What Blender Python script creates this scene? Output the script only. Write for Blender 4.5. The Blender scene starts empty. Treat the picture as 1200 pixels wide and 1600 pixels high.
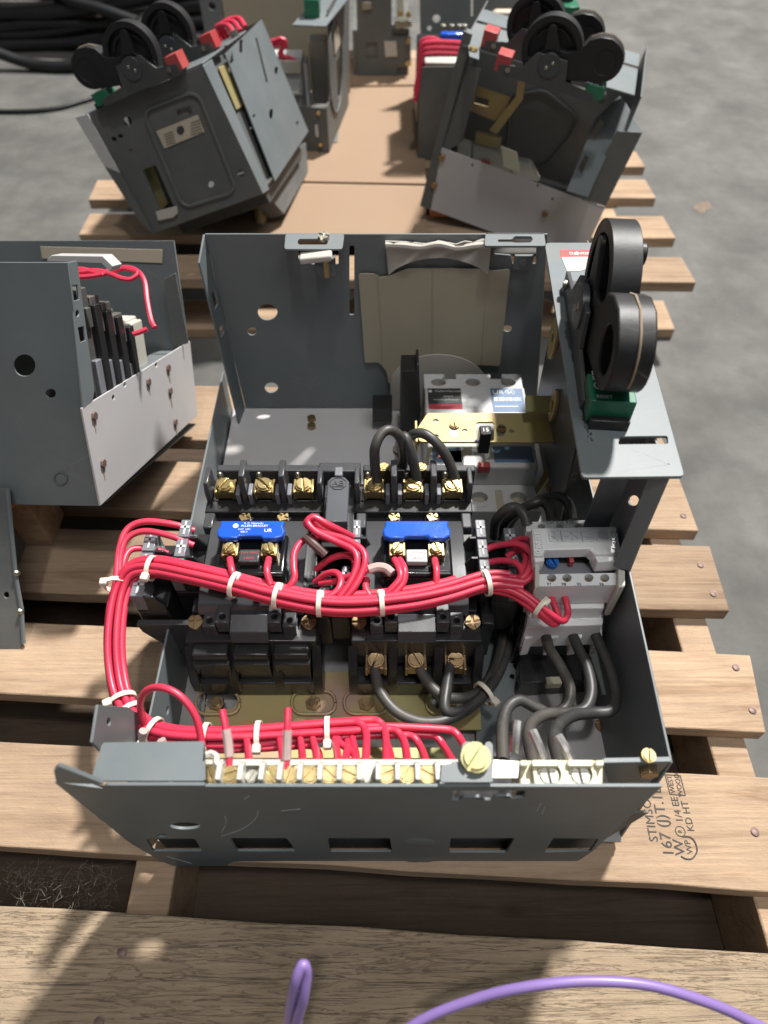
import bpy, bmesh, math, random
from mathutils import Vector as V, Matrix
from mathutils.geometry import tessellate_polygon
random.seed(7)
sc = bpy.context.scene
col = sc.collection

# ------------------------------------------------------------------ camera, light, exposure
FPX, PITCH, CAMZ = 1100.0, math.radians(51.7), 0.70
cd = bpy.data.cameras.new('camera'); cam = bpy.data.objects.new('camera', cd); col.objects.link(cam)
cam.location = (0, 0, CAMZ); cam.rotation_euler = (math.radians(90) - PITCH, 0, 0)
cd.sensor_fit = 'VERTICAL'; cd.sensor_height = 36; cd.lens = 36 * FPX / 1600
cd.clip_start = 0.02; cd.clip_end = 60
cd.dof.use_dof = True; cd.dof.focus_distance = 0.66; cd.dof.aperture_fstop = 4.6
sc.camera = cam
w = bpy.data.worlds.new('World'); sc.world = w; w.use_nodes = True
bg = w.node_tree.nodes['Background']; bg.inputs[0].default_value = (0.93, 0.97, 1.0, 1); bg.inputs[1].default_value = 0.15

def area_lamp(name, loc, target, size, power, colour):
    l = bpy.data.lights.new(name, 'AREA'); l.shape = 'DISK'; l.size = size; l.energy = power; l.color = colour
    o = bpy.data.objects.new(name, l); col.objects.link(o); o.location = loc
    o.rotation_euler = (V(target) - V(loc)).to_track_quat('-Z', 'Y').to_euler()
    return o
area_lamp('high_bay_lamp', (2.35, 4.05, 6.75), (0, 0.4, 0), 0.55, 1420, (1.0, 0.975, 0.94))
area_lamp('high_bay_lamp', (0.15, -0.75, 6.2), (0, 0.4, 0), 0.34, 85, (1.0, 0.98, 0.95))
area_lamp('overhead_fill_lamp', (1.8, -1.5, 6.0), (0, 0.4, 0), 2.6, 95, (0.96, 0.98, 1.0))  # soft fill light added overhead; no skylight is known there
sc.view_settings.view_transform = 'Standard'; sc.view_settings.look = 'None'
sc.view_settings.exposure = 0.0; sc.view_settings.gamma = 1
sc.render.engine = 'CYCLES'; sc.cycles.use_denoising = True; sc.cycles.max_bounces = 5

# ------------------------------------------------------------------ pixel -> place helpers
CAM = V((0, 0, CAMZ))
_f = V((0, math.cos(PITCH), -math.sin(PITCH))); _u = V((0, math.sin(PITCH), math.cos(PITCH))); _r = V((1, 0, 0))
def ray(x, y): return _f + _r * ((x - 600) / FPX) + _u * ((800 - y) / FPX)
def hit(x, y, O, N):
    d = ray(x, y); return CAM + d * ((V(O) - CAM).dot(V(N)) / d.dot(V(N)))
def atz(x, y, z): return hit(x, y, (0, 0, z), (0, 0, 1))
def aty(x, y, Y): return hit(x, y, (0, Y, 0), (0, 1, 0))
def atx(x, y, X): return hit(x, y, (X, 0, 0), (1, 0, 0))
def ell(cx, cy, rx, ry=None, n=18):
    ry = rx if ry is None else ry
    return [(cx + rx * math.cos(2 * math.pi * i / n), cy + ry * math.sin(2 * math.pi * i / n)) for i in range(n)]
def rrect(x0, y0, x1, y1, r, n=4):
    p = []
    for cx, cy, a in ((x1 - r, y1 - r, 0), (x0 + r, y1 - r, 90), (x0 + r, y0 + r, 180), (x1 - r, y0 + r, 270)):
        for i in range(n + 1):
            t = math.radians(a + 90 * i / n); p.append((cx + r * math.cos(t), cy + r * math.sin(t)))
    return p
def rpoly(pts, r, n=4):
    out = []
    m = len(pts)
    for i in range(m):
        a, b, c = V((*pts[i - 1], 0)), V((*pts[i], 0)), V((*pts[(i + 1) % m], 0))
        d1 = (a - b); d2 = (c - b); k = min(r, d1.length * .45, d2.length * .45)
        p, q = b + d1.normalized() * k, b + d2.normalized() * k
        for j in range(n + 1):
            t = j / n; s = p * (1 - t) ** 2 + b * 2 * t * (1 - t) + q * t * t; out.append((s.x, s.y))
    return out
def spline(pts, step=6):
    P = [V(p) for p in pts]; out = []
    for i in range(len(P) - 1):
        p0 = P[i - 1] if i > 0 else P[0] * 2 - P[1]; p1, p2 = P[i], P[i + 1]
        p3 = P[i + 2] if i + 2 < len(P) else P[-1] * 2 - P[-2]
        for j in range(step):
            t = j / step
            out.append(0.5 * ((2 * p1) + (p2 - p0) * t + (2 * p0 - 5 * p1 + 4 * p2 - p3) * t * t + (3 * p1 - p0 - 3 * p2 + p3) * t ** 3))
    out.append(P[-1]); return out

# ------------------------------------------------------------------ mesh builder
class MB:
    def __init__(s): s.v = []; s.f = []
    def add(s, vs, fs):
        n = len(s.v); s.v += [V(p) for p in vs]; s.f += [tuple(i + n for i in f) for f in fs]; return s
    def obox(s, c, ax, ay, az, sx, sy, sz):
        c, ax, ay, az = V(c), V(ax) * sx / 2, V(ay) * sy / 2, V(az) * sz / 2
        vs = [c + ax * i + ay * j + az * k for k in (-1, 1) for j in (-1, 1) for i in (-1, 1)]
        return s.add(vs, [(0, 2, 3, 1), (4, 5, 7, 6), (0, 1, 5, 4), (2, 6, 7, 3), (0, 4, 6, 2), (1, 3, 7, 5)])
    def box(s, x0, x1, y0, y1, z0, z1):
        return s.obox(((x0 + x1) / 2, (y0 + y1) / 2, (z0 + z1) / 2), (1, 0, 0), (0, 1, 0), (0, 0, 1), x1 - x0, y1 - y0, z1 - z0)
    def plate(s, outer, vec, holes=()):
        loops = [[V(p) for p in outer]] + [[V(p) for p in h] for h in holes]; vec = V(vec)
        n = V((0, 0, 0)); L = loops[0]
        for i in range(len(L)): n += L[i].cross(L[(i + 1) % len(L)])
        n.normalize(); t = n.orthogonal().normalized(); b = n.cross(t); o = L[0]
        flat = [[V(((p - o).dot(t), (p - o).dot(b), 0)) for p in l] for l in loops]
        if len(loops) > 1:
            bt = bmesh.new(); es = []; idx = {}; c_ = 0
            for l in flat:
                vs_ = [bt.verts.new(p) for p in l]
                for v_ in vs_: idx[v_] = c_; c_ += 1
                es += [bt.edges.new((vs_[i], vs_[(i + 1) % len(vs_)])) for i in range(len(vs_))]
            bmesh.ops.triangle_fill(bt, use_beauty=True, use_dissolve=False, edges=es)
            tris = [tuple(idx[v_] for v_ in f.verts) for f in bt.faces]; bt.free()
        else: tris = tessellate_polygon(flat)
        allp = [p for l in loops for p in l]; N = len(allp)
        fs = [tuple(q) for q in tris] + [tuple(i + N for i in reversed(q)) for q in tris]
        k = 0
        for l in loops:
            m = len(l)
            for i in range(m): fs.append((k + i, k + (i + 1) % m, k + (i + 1) % m + N, k + i + N))
            k += m
        return s.add(allp + [p + vec for p in allp], fs)
    def cyl(s, p0, p1, r, n=16, r1=None):
        p0, p1 = V(p0), V(p1); r1 = r if r1 is None else r1; d = (p1 - p0).normalized(); t = d.orthogonal().normalized(); b = d.cross(t)
        vs = []
        for p, q in ((p0, r), (p1, r1)):
            vs += [p + (t * math.cos(2 * math.pi * i / n) + b * math.sin(2 * math.pi * i / n)) * q for i in range(n)]
        return s.add(vs, [(i, (i + 1) % n, n + (i + 1) % n, n + i) for i in range(n)] + [tuple(reversed(range(n))), tuple(range(n, 2 * n))])
    def tube(s, pts, r, n=8, flat=None):
        P = [V(p) for p in pts]; m = len(P); T = [(P[min(i + 1, m - 1)] - P[max(i - 1, 0)]).normalized() for i in range(m)]
        a = T[0].orthogonal().normalized(); vs = []
        for i in range(m):
            a = (a - T[i] * a.dot(T[i])).normalized(); b = T[i].cross(a)
            rr = r(i / (m - 1)) if callable(r) else r
            vs += [P[i] + (a * math.cos(2 * math.pi * k / n) + b * math.sin(2 * math.pi * k / n)) * rr for k in range(n)]
        fs = [(i * n + k, i * n + (k + 1) % n, (i + 1) * n + (k + 1) % n, (i + 1) * n + k) for i in range(m - 1) for k in range(n)]
        fs += [tuple(reversed(range(n))), tuple(range((m - 1) * n, m * n))]
        return s.add(vs, fs)
    def dome(s, c, ax, r, h, n=16, k=4):
        c, ax = V(c), V(ax).normalized(); t = ax.orthogonal().normalized(); b = ax.cross(t); vs = []
        for j in range(k):
            a = j / k * math.pi / 2
            vs += [c + ax * h * math.sin(a) + (t * math.cos(2 * math.pi * i / n) + b * math.sin(2 * math.pi * i / n)) * r * math.cos(a) for i in range(n)]
        vs.append(c + ax * h)
        fs = [(j * n + i, j * n + (i + 1) % n, (j + 1) * n + (i + 1) % n, (j + 1) * n + i) for j in range(k - 1) for i in range(n)]
        fs += [((k - 1) * n + i, (k - 1) * n + (i + 1) % n, k * n) for i in range(n)] + [tuple(reversed(range(n)))]
        return s.add(vs, fs)
    def screw(s, c, ax, r, h, ang=0.6, kind='slot'):
        """domed head with a real slot (or cross) cut in it"""
        c, ax = V(c), V(ax).normalized(); t0 = ax.orthogonal().normalized(); b0 = ax.cross(t0)
        t = t0 * math.cos(ang) + b0 * math.sin(ang); b = ax.cross(t)
        s.cyl(c, c + ax * h * .45, r, 18)
        if kind == 'slot':
            for sg in (1, -1):
                for (rr, z0, z1) in ((r, .42, .72), (r * .8, .70, .98)):
                    a0 = math.asin(.13 * r / rr)
                    poly = [c + ax * h * z0 + t * rr * math.cos(q) + b * sg * rr * math.sin(q) for q in [a0 + (math.pi - 2 * a0) * i / 9 for i in range(10)]]
                    s.plate(poly, ax * h * (z1 - z0))
        else:
            for qd in range(4):
                poly = [c + ax * h * .42 + (t * math.cos(q) + b * math.sin(q)) * r for q in [qd * math.pi / 2 + .25 + (math.pi / 2 - .5) * i / 4 for i in range(5)]]
                cc = c + ax * h * .42 + (t * math.cos(qd * math.pi / 2 + math.pi / 4) + b * math.sin(qd * math.pi / 2 + math.pi / 4)) * r * .28
                s.plate(poly + [cc], ax * h * .45)
        return s
    def text(s, txt, origin, xd, yd, size, depth=.0003, align='CENTER'):
        c = bpy.data.curves.new('t', 'FONT'); c.body = txt; c.size = size; c.extrude = depth; c.align_x = align; c.align_y = 'CENTER'
        c.resolution_u = 3
        o = bpy.data.objects.new('t', c); me = bpy.data.meshes.new_from_object(o)
        xd, yd = V(xd).normalized(), V(yd).normalized(); zd = xd.cross(yd).normalized(); O = V(origin)
        s.add([O + xd * v.co.x + yd * v.co.y + zd * v.co.z for v in me.vertices], [tuple(p.vertices) for p in me.polygons])
        bpy.data.objects.remove(o); bpy.data.curves.remove(c); bpy.data.meshes.remove(me)
        return s
    def build(s, name, mat, parent=None, bevel=0, smooth=38, seg=2, loc=None):
        off = V((0, 0, 0))
        if parent is not None: off = V(parent['_o'])
        elif loc is not None: off = V(loc)
        me = bpy.data.meshes.new(name); me.from_pydata([tuple(p - off) for p in s.v], [], s.f)
        bm = bmesh.new(); bm.from_mesh(me); bmesh.ops.recalc_face_normals(bm, faces=bm.faces); bm.to_mesh(me); bm.free()
        me.materials.append(mat)
        if smooth:
            me.polygons.foreach_set('use_smooth', [True] * len(me.polygons)); me.set_sharp_from_angle(angle=math.radians(smooth))
        o = bpy.data.objects.new(name, me); col.objects.link(o)
        if parent is not None: o.parent = parent
        else: o.location = off
        o['_o'] = tuple(off)
        if bevel:
            m = o.modifiers.new('bevel', 'BEVEL'); m.width = bevel; m.segments = seg; m.limit_method = 'ANGLE'; m.angle_limit = math.radians(40)
        return o
def tag(o, label, cat, group=None):
    o['label'] = label; o['category'] = cat
    if group: o['group'] = group
    return o
def thing(name, loc, label, cat, group=None):
    o = bpy.data.objects.new(name, None); col.objects.link(o); o.location = V(loc); o.empty_display_size = .02
    o['_o'] = tuple(V(loc)); return tag(o, label, cat, group)
def struct(o): o['kind'] = 'structure'; return o

# ------------------------------------------------------------------ materials
def mat(name, base, rough=.5, metal=0., spec=.5, var=.12, vscale=25., bump=0., bscale=60., dust=0., dustc=(.33, .29, .24), coat=0., sss=0., stretch=(1, 1, 1), rvar=.12, scratch=0., specks=0.):
    m = bpy.data.materials.new(name); m.use_nodes = True; nt = m.node_tree; N = nt.nodes; L = nt.links; b = N['Principled BSDF']
    tc = N.new('ShaderNodeTexCoord'); mp = N.new('ShaderNodeMapping'); mp.inputs['Scale'].default_value = stretch
    oi = N.new('ShaderNodeObjectInfo'); sh = N.new('ShaderNodeVectorMath'); sh.operation = 'MULTIPLY_ADD'
    L.new(tc.outputs['Object'], sh.inputs[0]); sh.inputs[1].default_value = (1, 1, 1)
    k = N.new('ShaderNodeVectorMath'); k.operation = 'SCALE'; k.inputs[0].default_value = (7.3, 3.1, 5.7); L.new(oi.outputs['Random'], k.inputs['Scale'])
    L.new(k.outputs[0], sh.inputs[2]); L.new(sh.outputs[0], mp.inputs[0])
    def noise(scale, detail=5, rough_=.6):
        n = N.new('ShaderNodeTexNoise'); n.inputs['Scale'].default_value = scale; n.inputs['Detail'].default_value = detail; n.inputs['Roughness'].default_value = rough_
        L.new(mp.outputs[0], n.inputs['Vector']); return n
    n1 = noise(vscale)
    r1 = N.new('ShaderNodeMapRange'); r1.inputs['From Min'].default_value = .25; r1.inputs['From Max'].default_value = .75
    r1.inputs['To Min'].default_value = 1 - var; r1.inputs['To Max'].default_value = 1 + var; L.new(n1.outputs['Fac'], r1.inputs[0])
    mx = N.new('ShaderNodeMix'); mx.data_type = 'RGBA'; mx.blend_type = 'MULTIPLY'; mx.inputs[0].default_value = 1
    mx.inputs[6].default_value = (*base, 1); L.new(r1.outputs[0], mx.inputs[7])
    colour = mx.outputs[2]
    if dust:
        n2 = noise(9, 8, .7); r2 = N.new('ShaderNodeMapRange'); r2.inputs['From Min'].default_value = .42; r2.inputs['From Max'].default_value = .8
        r2.inputs['To Max'].default_value = dust; L.new(n2.outputs['Fac'], r2.inputs[0])
        g = N.new('ShaderNodeNewGeometry'); sx = N.new('ShaderNodeSeparateXYZ'); L.new(g.outputs['Normal'], sx.inputs[0])
        cl = N.new('ShaderNodeMapRange'); cl.inputs['From Min'].default_value = -.2; cl.inputs['From Max'].default_value = .9; cl.inputs['To Min'].default_value = .35; L.new(sx.outputs['Z'], cl.inputs[0])
        mu = N.new('ShaderNodeMath'); mu.operation = 'MULTIPLY'; L.new(r2.outputs[0], mu.inputs[0]); L.new(cl.outputs[0], mu.inputs[1])
        m2 = N.new('ShaderNodeMix'); m2.data_type = 'RGBA'; L.new(mu.outputs[0], m2.inputs[0]); L.new(colour, m2.inputs[6]); m2.inputs[7].default_value = (*dustc, 1); colour = m2.outputs[2]
    if specks:
        n4 = noise(140, 2, .5); r4 = N.new('ShaderNodeMapRange'); r4.inputs['From Min'].default_value = .70; r4.inputs['From Max'].default_value = .74; r4.inputs['To Max'].default_value = specks
        L.new(n4.outputs['Fac'], r4.inputs[0]); m4 = N.new('ShaderNodeMix'); m4.data_type = 'RGBA'; L.new(r4.outputs[0], m4.inputs[0]); L.new(colour, m4.inputs[6]); m4.inputs[7].default_value = (.06, .05, .04, 1); colour = m4.outputs[2]
    if scratch:
        wv = N.new('ShaderNodeTexVoronoi'); wv.feature = 'DISTANCE_TO_EDGE'; wv.inputs['Scale'].default_value = 14; wv.inputs['Randomness'].default_value = 1
        mp2 = N.new('ShaderNodeMapping'); mp2.inputs['Scale'].default_value = (1, .3, 1.7); mp2.inputs['Rotation'].default_value = (.4, .5, .8); L.new(sh.outputs[0], mp2.inputs[0]); L.new(mp2.outputs[0], wv.inputs['Vector'])
        r5 = N.new('ShaderNodeMapRange'); r5.inputs['From Min'].default_value = 0; r5.inputs['From Max'].default_value = .012; r5.inputs['To Min'].default_value = scratch; r5.inputs['To Max'].default_value = 0; L.new(wv.outputs['Distance'], r5.inputs[0])
        n5 = noise(6, 3); r6 = N.new('ShaderNodeMapRange'); r6.inputs['From Min'].default_value = .60; r6.inputs['From Max'].default_value = .70; L.new(n5.outputs['Fac'], r6.inputs[0])
        mu2 = N.new('ShaderNodeMath'); mu2.operation = 'MULTIPLY'; L.new(r5.outputs[0], mu2.inputs[0]); L.new(r6.outputs[0], mu2.inputs[1])
        m5 = N.new('ShaderNodeMix'); m5.data_type = 'RGBA'; L.new(mu2.outputs[0], m5.inputs[0]); L.new(colour, m5.inputs[6]); m5.inputs[7].default_value = (.55, .56, .55, 1); colour = m5.outputs[2]
    L.new(colour, b.inputs['Base Color'])
    n3 = noise(vscale * .6, 4); r3 = N.new('ShaderNodeMapRange'); r3.inputs['To Min'].default_value = max(.03, rough - rvar); r3.inputs['To Max'].default_value = min(1, rough + rvar); L.new(n3.outputs['Fac'], r3.inputs[0]); L.new(r3.outputs[0], b.inputs['Roughness'])
    b.inputs['Metallic'].default_value = metal; b.inputs['Specular IOR Level'].default_value = spec
    if coat: b.inputs['Coat Weight'].default_value = coat; b.inputs['Coat Roughness'].default_value = .12
    if sss: b.inputs['Subsurface Weight'].default_value = sss; b.inputs['Subsurface Radius'].default_value = (.004, .003, .002)
    if bump:
        nb = noise(bscale, 6, .65); bp = N.new('ShaderNodeBump'); bp.inputs['Strength'].default_value = bump; bp.inputs['Distance'].default_value = .0015
        L.new(nb.outputs['Fac'], bp.inputs['Height']); L.new(bp.outputs[0], b.inputs['Normal'])
    return m
def wood_mat(name, base, dark, rough_sawn=.55, knots=.5, grainscale=1.):
    m = bpy.data.materials.new(name); m.use_nodes = True; nt = m.node_tree; N = nt.nodes; L = nt.links; b = N['Principled BSDF']
    tc = N.new('ShaderNodeTexCoord'); oi = N.new('ShaderNodeObjectInfo')
    k = N.new('ShaderNodeVectorMath'); k.operation = 'SCALE'; k.inputs[0].default_value = (9.7, 4.3, 6.1); L.new(oi.outputs['Random'], k.inputs['Scale'])
    ad = N.new('ShaderNodeVectorMath'); ad.operation = 'ADD'; L.new(tc.outputs['Object'], ad.inputs[0]); L.new(k.outputs[0], ad.inputs[1])
    def mapped(s):
        mp = N.new('ShaderNodeMapping'); mp.inputs['Scale'].default_value = s; L.new(ad.outputs[0], mp.inputs[0]); return mp
    def noise(s, scale, detail=6, dist=0.):
        n = N.new('ShaderNodeTexNoise'); n.inputs['Scale'].default_value = scale; n.inputs['Detail'].default_value = detail; n.inputs['Distortion'].default_value = dist; n.inputs['Roughness'].default_value = .65
        L.new(mapped(s).outputs[0], n.inputs['Vector']); return n
    g = noise((1.1 * grainscale, 14, 14), 3.2, 4, 1.2)              # growth rings along the board
    fine = noise((4, 110, 110), 3, 6)                   # fibres
    blot = noise((2.2, 3, 3), 3, 5)                     # stain
    cr = N.new('ShaderNodeValToRGB'); e = cr.color_ramp.elements; e[0].position = .32; e[0].color = (*dark, 1); e[1].position = .62; e[1].color = (*base, 1)
    x = e.new(.47); x.color = tuple(base[i] * .88 + dark[i] * .12 for i in range(3)) + (1,)
    L.new(g.outputs['Fac'], cr.inputs[0])
    m1 = N.new('ShaderNodeMix'); m1.data_type = 'RGBA'; m1.blend_type = 'MULTIPLY'; m1.inputs[0].default_value = .55; L.new(cr.outputs[0], m1.inputs[6]); 
    rf = N.new('ShaderNodeMapRange'); rf.inputs['From Min'].default_value = .3; rf.inputs['From Max'].default_value = .7; rf.inputs['To Min'].default_value = .68; rf.inputs['To Max'].default_value = 1.2; L.new(fine.outputs['Fac'], rf.inputs[0]); L.new(rf.outputs[0], m1.inputs[7])
    m2 = N.new('ShaderNodeMix'); m2.data_type = 'RGBA'; m2.blend_type = 'MULTIPLY'; m2.inputs[0].default_value = .7; L.new(m1.outputs[2], m2.inputs[6])
    rb = N.new('ShaderNodeMapRange'); rb.inputs['From Min'].default_value = .3; rb.inputs['From Max'].default_value = .7; rb.inputs['To Min'].default_value = .72; rb.inputs['To Max'].default_value = 1.18; L.new(blot.outputs['Fac'], rb.inputs[0]); L.new(rb.outputs[0], m2.inputs[7])
    # small dark knots and specks
    vo = N.new('ShaderNodeTexVoronoi'); vo.inputs['Scale'].default_value = 11; vo.inputs['Randomness'].default_value = 1; L.new(mapped((.55, 1, 1)).outputs[0], vo.inputs['Vector'])
    rk = N.new('ShaderNodeMapRange'); rk.inputs['From Min'].default_value = .03; rk.inputs['From Max'].default_value = .10; rk.inputs['To Min'].default_value = knots; rk.inputs['To Max'].default_value = 0; L.new(vo.outputs['Distance'], rk.inputs[0])
    m3 = N.new('ShaderNodeMix'); m3.data_type = 'RGBA'; L.new(rk.outputs[0], m3.inputs[0]); L.new(m2.outputs[2], m3.inputs[6]); m3.inputs[7].default_value = tuple(c * .45 for c in dark) + (1,)
    hv = N.new('ShaderNodeHueSaturation'); rv = N.new('ShaderNodeMapRange'); rv.inputs['To Min'].default_value = .80; rv.inputs['To Max'].default_value = 1.12; L.new(oi.outputs['Random'], rv.inputs[0]); L.new(rv.outputs[0], hv.inputs['Value']); L.new(m3.outputs[2], hv.inputs['Color'])
    L.new(hv.outputs[0], b.inputs['Base Color'])
    b.inputs['Roughness'].default_value = .8; b.inputs['Specular IOR Level'].default_value = .25
    saw = noise((26, 60, 60), 2.4, 6, 1.5); sw2 = N.new('ShaderNodeMath'); sw2.operation = 'ADD'; L.new(saw.outputs['Fac'], sw2.inputs[0]); L.new(fine.outputs['Fac'], sw2.inputs[1])
    if rough_sawn > .8:
        ck = noise((4.5, 60, 60), 2.2, 4, 1.2); rc_ = N.new('ShaderNodeMapRange'); rc_.inputs['From Min'].default_value = .485; rc_.inputs['From Max'].default_value = .50; L.new(ck.outputs['Fac'], rc_.inputs[0])
        rd_ = N.new('ShaderNodeMapRange'); rd_.inputs['From Min'].default_value = .50; rd_.inputs['From Max'].default_value = .53; rd_.inputs['To Min'].default_value = 1; rd_.inputs['To Max'].default_value = 0; L.new(ck.outputs['Fac'], rd_.inputs[0])
        pm = N.new('ShaderNodeMath'); pm.operation = 'MULTIPLY'; L.new(rc_.outputs[0], pm.inputs[0]); L.new(rd_.outputs[0], pm.inputs[1])
        pk = N.new('ShaderNodeMath'); pk.operation = 'MULTIPLY_ADD'; pk.inputs[1].default_value = -.35; L.new(pm.outputs[0], pk.inputs[0]); L.new(sw2.outputs[0], pk.inputs[2]); sw2 = pk
        mk = N.new('ShaderNodeMix'); mk.data_type = 'RGBA'; mk.blend_type = 'MULTIPLY'; L.new(pm.outputs[0], mk.inputs[0]); L.new(hv.outputs[0], mk.inputs[6]); mk.inputs[7].default_value = (.93, .91, .89, 1); L.new(mk.outputs[2], b.inputs['Base Color'])
    bp = N.new('ShaderNodeBump'); bp.inputs['Strength'].default_value = rough_sawn; bp.inputs['Distance'].default_value = .0016 if rough_sawn > .8 else .002; L.new(sw2.outputs[0], bp.inputs['Height']); L.new(bp.outputs[0], b.inputs['Normal'])
    return m
M = {}
M['paint'] = mat('grey_enamel', (.130, .149, .156), .46, spec=.42, var=.14, vscale=8, bump=.04, bscale=300, dust=.22, scratch=.12, rvar=.10)
M['paint_old'] = mat('grey_enamel_dusty', (.10, .105, .104), .55, spec=.35, var=.12, vscale=7, bump=.05, bscale=200, dust=.4, scratch=.1)
M['white'] = mat('white_enamel', (.46, .45, .455), .42, var=.06, vscale=7, dust=.4, dustc=(.42, .36, .30))
M['black'] = mat('black_plastic', (.018, .018, .019), .30, var=.2, bump=.03, bscale=250, dust=.04, dustc=(.10, .095, .09))
M['blackg'] = mat('glossy_black_plastic', (.008, .008, .009), .16, var=.1, spec=.6)
M['grey_cap'] = mat('grey_moulding', (.17, .175, .195), .30, var=.1, dust=.1)
M['dkgrey'] = mat('dark_grey_moulding', (.05, .051, .055), .28, var=.12, bump=.03, bscale=200, dust=.06, dustc=(.15, .14, .13))
M['handle'] = mat('black_handle_moulding', (.013, .013, .014), .46, spec=.35, var=.25, bump=.10, bscale=180, dust=.12, dustc=(.14, .12, .10), scratch=.2)
M['ltgrey'] = mat('light_grey_plastic', (.50, .50, .50), .45, var=.05, dust=.2, dustc=(.3, .27, .24))
M['ivory'] = mat('ivory_plastic', (.50, .48, .42), .42, var=.06, dust=.2, sss=.1)
M['cream'] = mat('cream_plastic', (.56, .52, .37), .42, var=.06, sss=.1)
M['red'] = mat('red_insulation', (.58, .032, .075), .36, var=.10, dust=.10, dustc=(.55, .25, .2), spec=.5)
M['blackwire'] = mat('black_insulation', (.032, .032, .032), .45, var=.2, bump=.05, bscale=200, dust=.6, dustc=(.20, .175, .14))
M['blue'] = mat('blue_epoxy', (.012, .085, .52), .22, var=.08, bump=.12, bscale=120, coat=.4)
M['zinc_yellow'] = None
M['brass'] = mat('brass', (.52, .40, .19), .34, metal=1., var=.25, vscale=60, dust=.15)
M['bronze'] = mat('dull_bronze', (.36, .25, .14), .38, metal=1., var=.25, vscale=60)
M['zinc'] = mat('zinc_plate', (.36, .35, .30), .42, metal=1., var=.15, vscale=40, dust=.2)
M['tin'] = mat('tinned_copper', (.50, .48, .47), .40, metal=1., var=.3, vscale=120)
M['concrete'] = mat('concrete', (.104, .101, .094), .8, var=.42, vscale=8, bump=.6, bscale=45, dust=.85, dustc=(.065, .061, .055), specks=.3)
M['card'] = mat('cardboard', (.27, .182, .117), .85, var=.05, vscale=9, bump=.06, bscale=40, dust=.2, dustc=(.20, .14, .09))
M['kraft'] = mat('grey_brown_paper', (.36, .32, .24), .85, var=.07, vscale=9, bump=.05)
M['paper'] = mat('dirty_white_paper', (.46, .43, .385), .85, var=.10, vscale=14, bump=.25, bscale=22, dust=.35, dustc=(.35, .30, .24))
M['green'] = mat('green_plastic', (.008, .13, .065), .35, var=.1, dust=.15)
M['redp'] = mat('red_plastic', (.36, .04, .04), .4, var=.1, dust=.3)
M['tie'] = mat('nylon', (.72, .67, .56), .4, var=.08, sss=.3)
M['purple'] = mat('purple_insulation', (.22, .145, .37), .38, var=.04)
M['wood'] = wood_mat('pine', (.385, .272, .182), (.27, .178, .112))
M['wood_rough'] = wood_mat('rough_sawn_pine', (.37, .28, .19), (.33, .247, .166), .95, .4, 1.6)
M['wood_dark'] = wood_mat('shade_darkened_wood', (.030, .021, .015), (.014, .010, .007), .5)  # near-black colour stands in for the shade at the back left
M['pan'] = mat('grey_white_enamel', (.30, .295, .29), .45, var=.10, vscale=6, dust=.5, dustc=(.2, .18, .15))
M['relay'] = mat('relay_plastic', (.72, .72, .72), .42, var=.04, dust=.12, dustc=(.3, .27, .24))
M['wood_shaded'] = wood_mat('shade_darkened_underside_wood', (.085, .058, .04), (.05, .034, .023), .6)  # brown darkened to paint in the shade under the deck boards
M['ink'] = mat('black_ink', (.05, .046, .045), .8, var=.5, vscale=90)
M['lines'] = mat('white_print', (.75, .76, .76), .5, var=.05)
M['label_blue'] = mat('blue_label', (.10, .16, .27), .4, var=.05)
M['label_black'] = mat('black_label', (.03, .03, .032), .4, var=.05)
M['label_red'] = mat('red_label', (.42, .04, .06), .4, var=.05)
M['label_cream'] = mat('cream_label', (.46, .40, .31), .55, var=.08, dust=.3)
M['orange'] = mat('orange_plastic', (.55, .16, .05), .5, var=.1, dust=.3)
M['knob'] = mat('blue_plastic', (.02, .12, .42), .35, var=.05)
M['cable'] = mat('black_rubber', (.006, .006, .007), .48, var=.3)
M['web'] = mat('cobweb', (.24, .21, .17), .9, var=.2)
M['sleeve'] = mat('pale_sleeve', (.42, .31, .29), .5, var=.12, vscale=80)
M['sleeve_dk'] = mat('brown_sleeve', (.10, .055, .05), .45, var=.2, vscale=80)
M['nail'] = mat('rusty_steel', (.19, .13, .11), .6, metal=.5, var=.3, vscale=200)
M['dark_metal'] = mat('dark_steel', (.045, .048, .05), .4, var=.15, dust=.25)
M['rustdust'] = mat('brown_dust', (.30, .23, .16), .9, var=.25, vscale=80)
def chromate():
    m = mat('yellow_chromate', (.42, .35, .20), .55, metal=.55, var=.12, vscale=20, bump=.04, bscale=150); nt = m.node_tree; N = nt.nodes; L = nt.links; b = N['Principled BSDF']
    old = b.inputs['Base Color'].links[0].from_socket
    tc = N.new('ShaderNodeTexCoord'); n = N.new('ShaderNodeTexNoise'); n.inputs['Scale'].default_value = 14; n.inputs['Detail'].default_value = 2; L.new(tc.outputs['Object'], n.inputs['Vector'])
    r = N.new('ShaderNodeValToRGB'); e = r.color_ramp.elements; e[0].position = .3; e[0].color = (.42, .26, .22, 1); e[1].position = .72; e[1].color = (.34, .36, .17, 1); e.new(.5).color = (.45, .35, .14, 1)
    L.new(n.outputs['Fac'], r.inputs[0]); mx = N.new('ShaderNodeMix'); mx.data_type = 'RGBA'; mx.inputs[0].default_value = .75; L.new(old, mx.inputs[6]); L.new(r.outputs[0], mx.inputs[7]); L.new(mx.outputs[2], b.inputs['Base Color']); return m
M['zinc_yellow'] = chromate()
# ------------------------------------------------------------------ setting
FLOOR = -.135
m = MB(); m.plate([(-8, -3, FLOOR), (8, -3, FLOOR), (8, 12, FLOOR), (-8, 12, FLOOR)], (0, 0, -.05))
struct(m.build('floor', M['concrete'], smooth=0))

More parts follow.
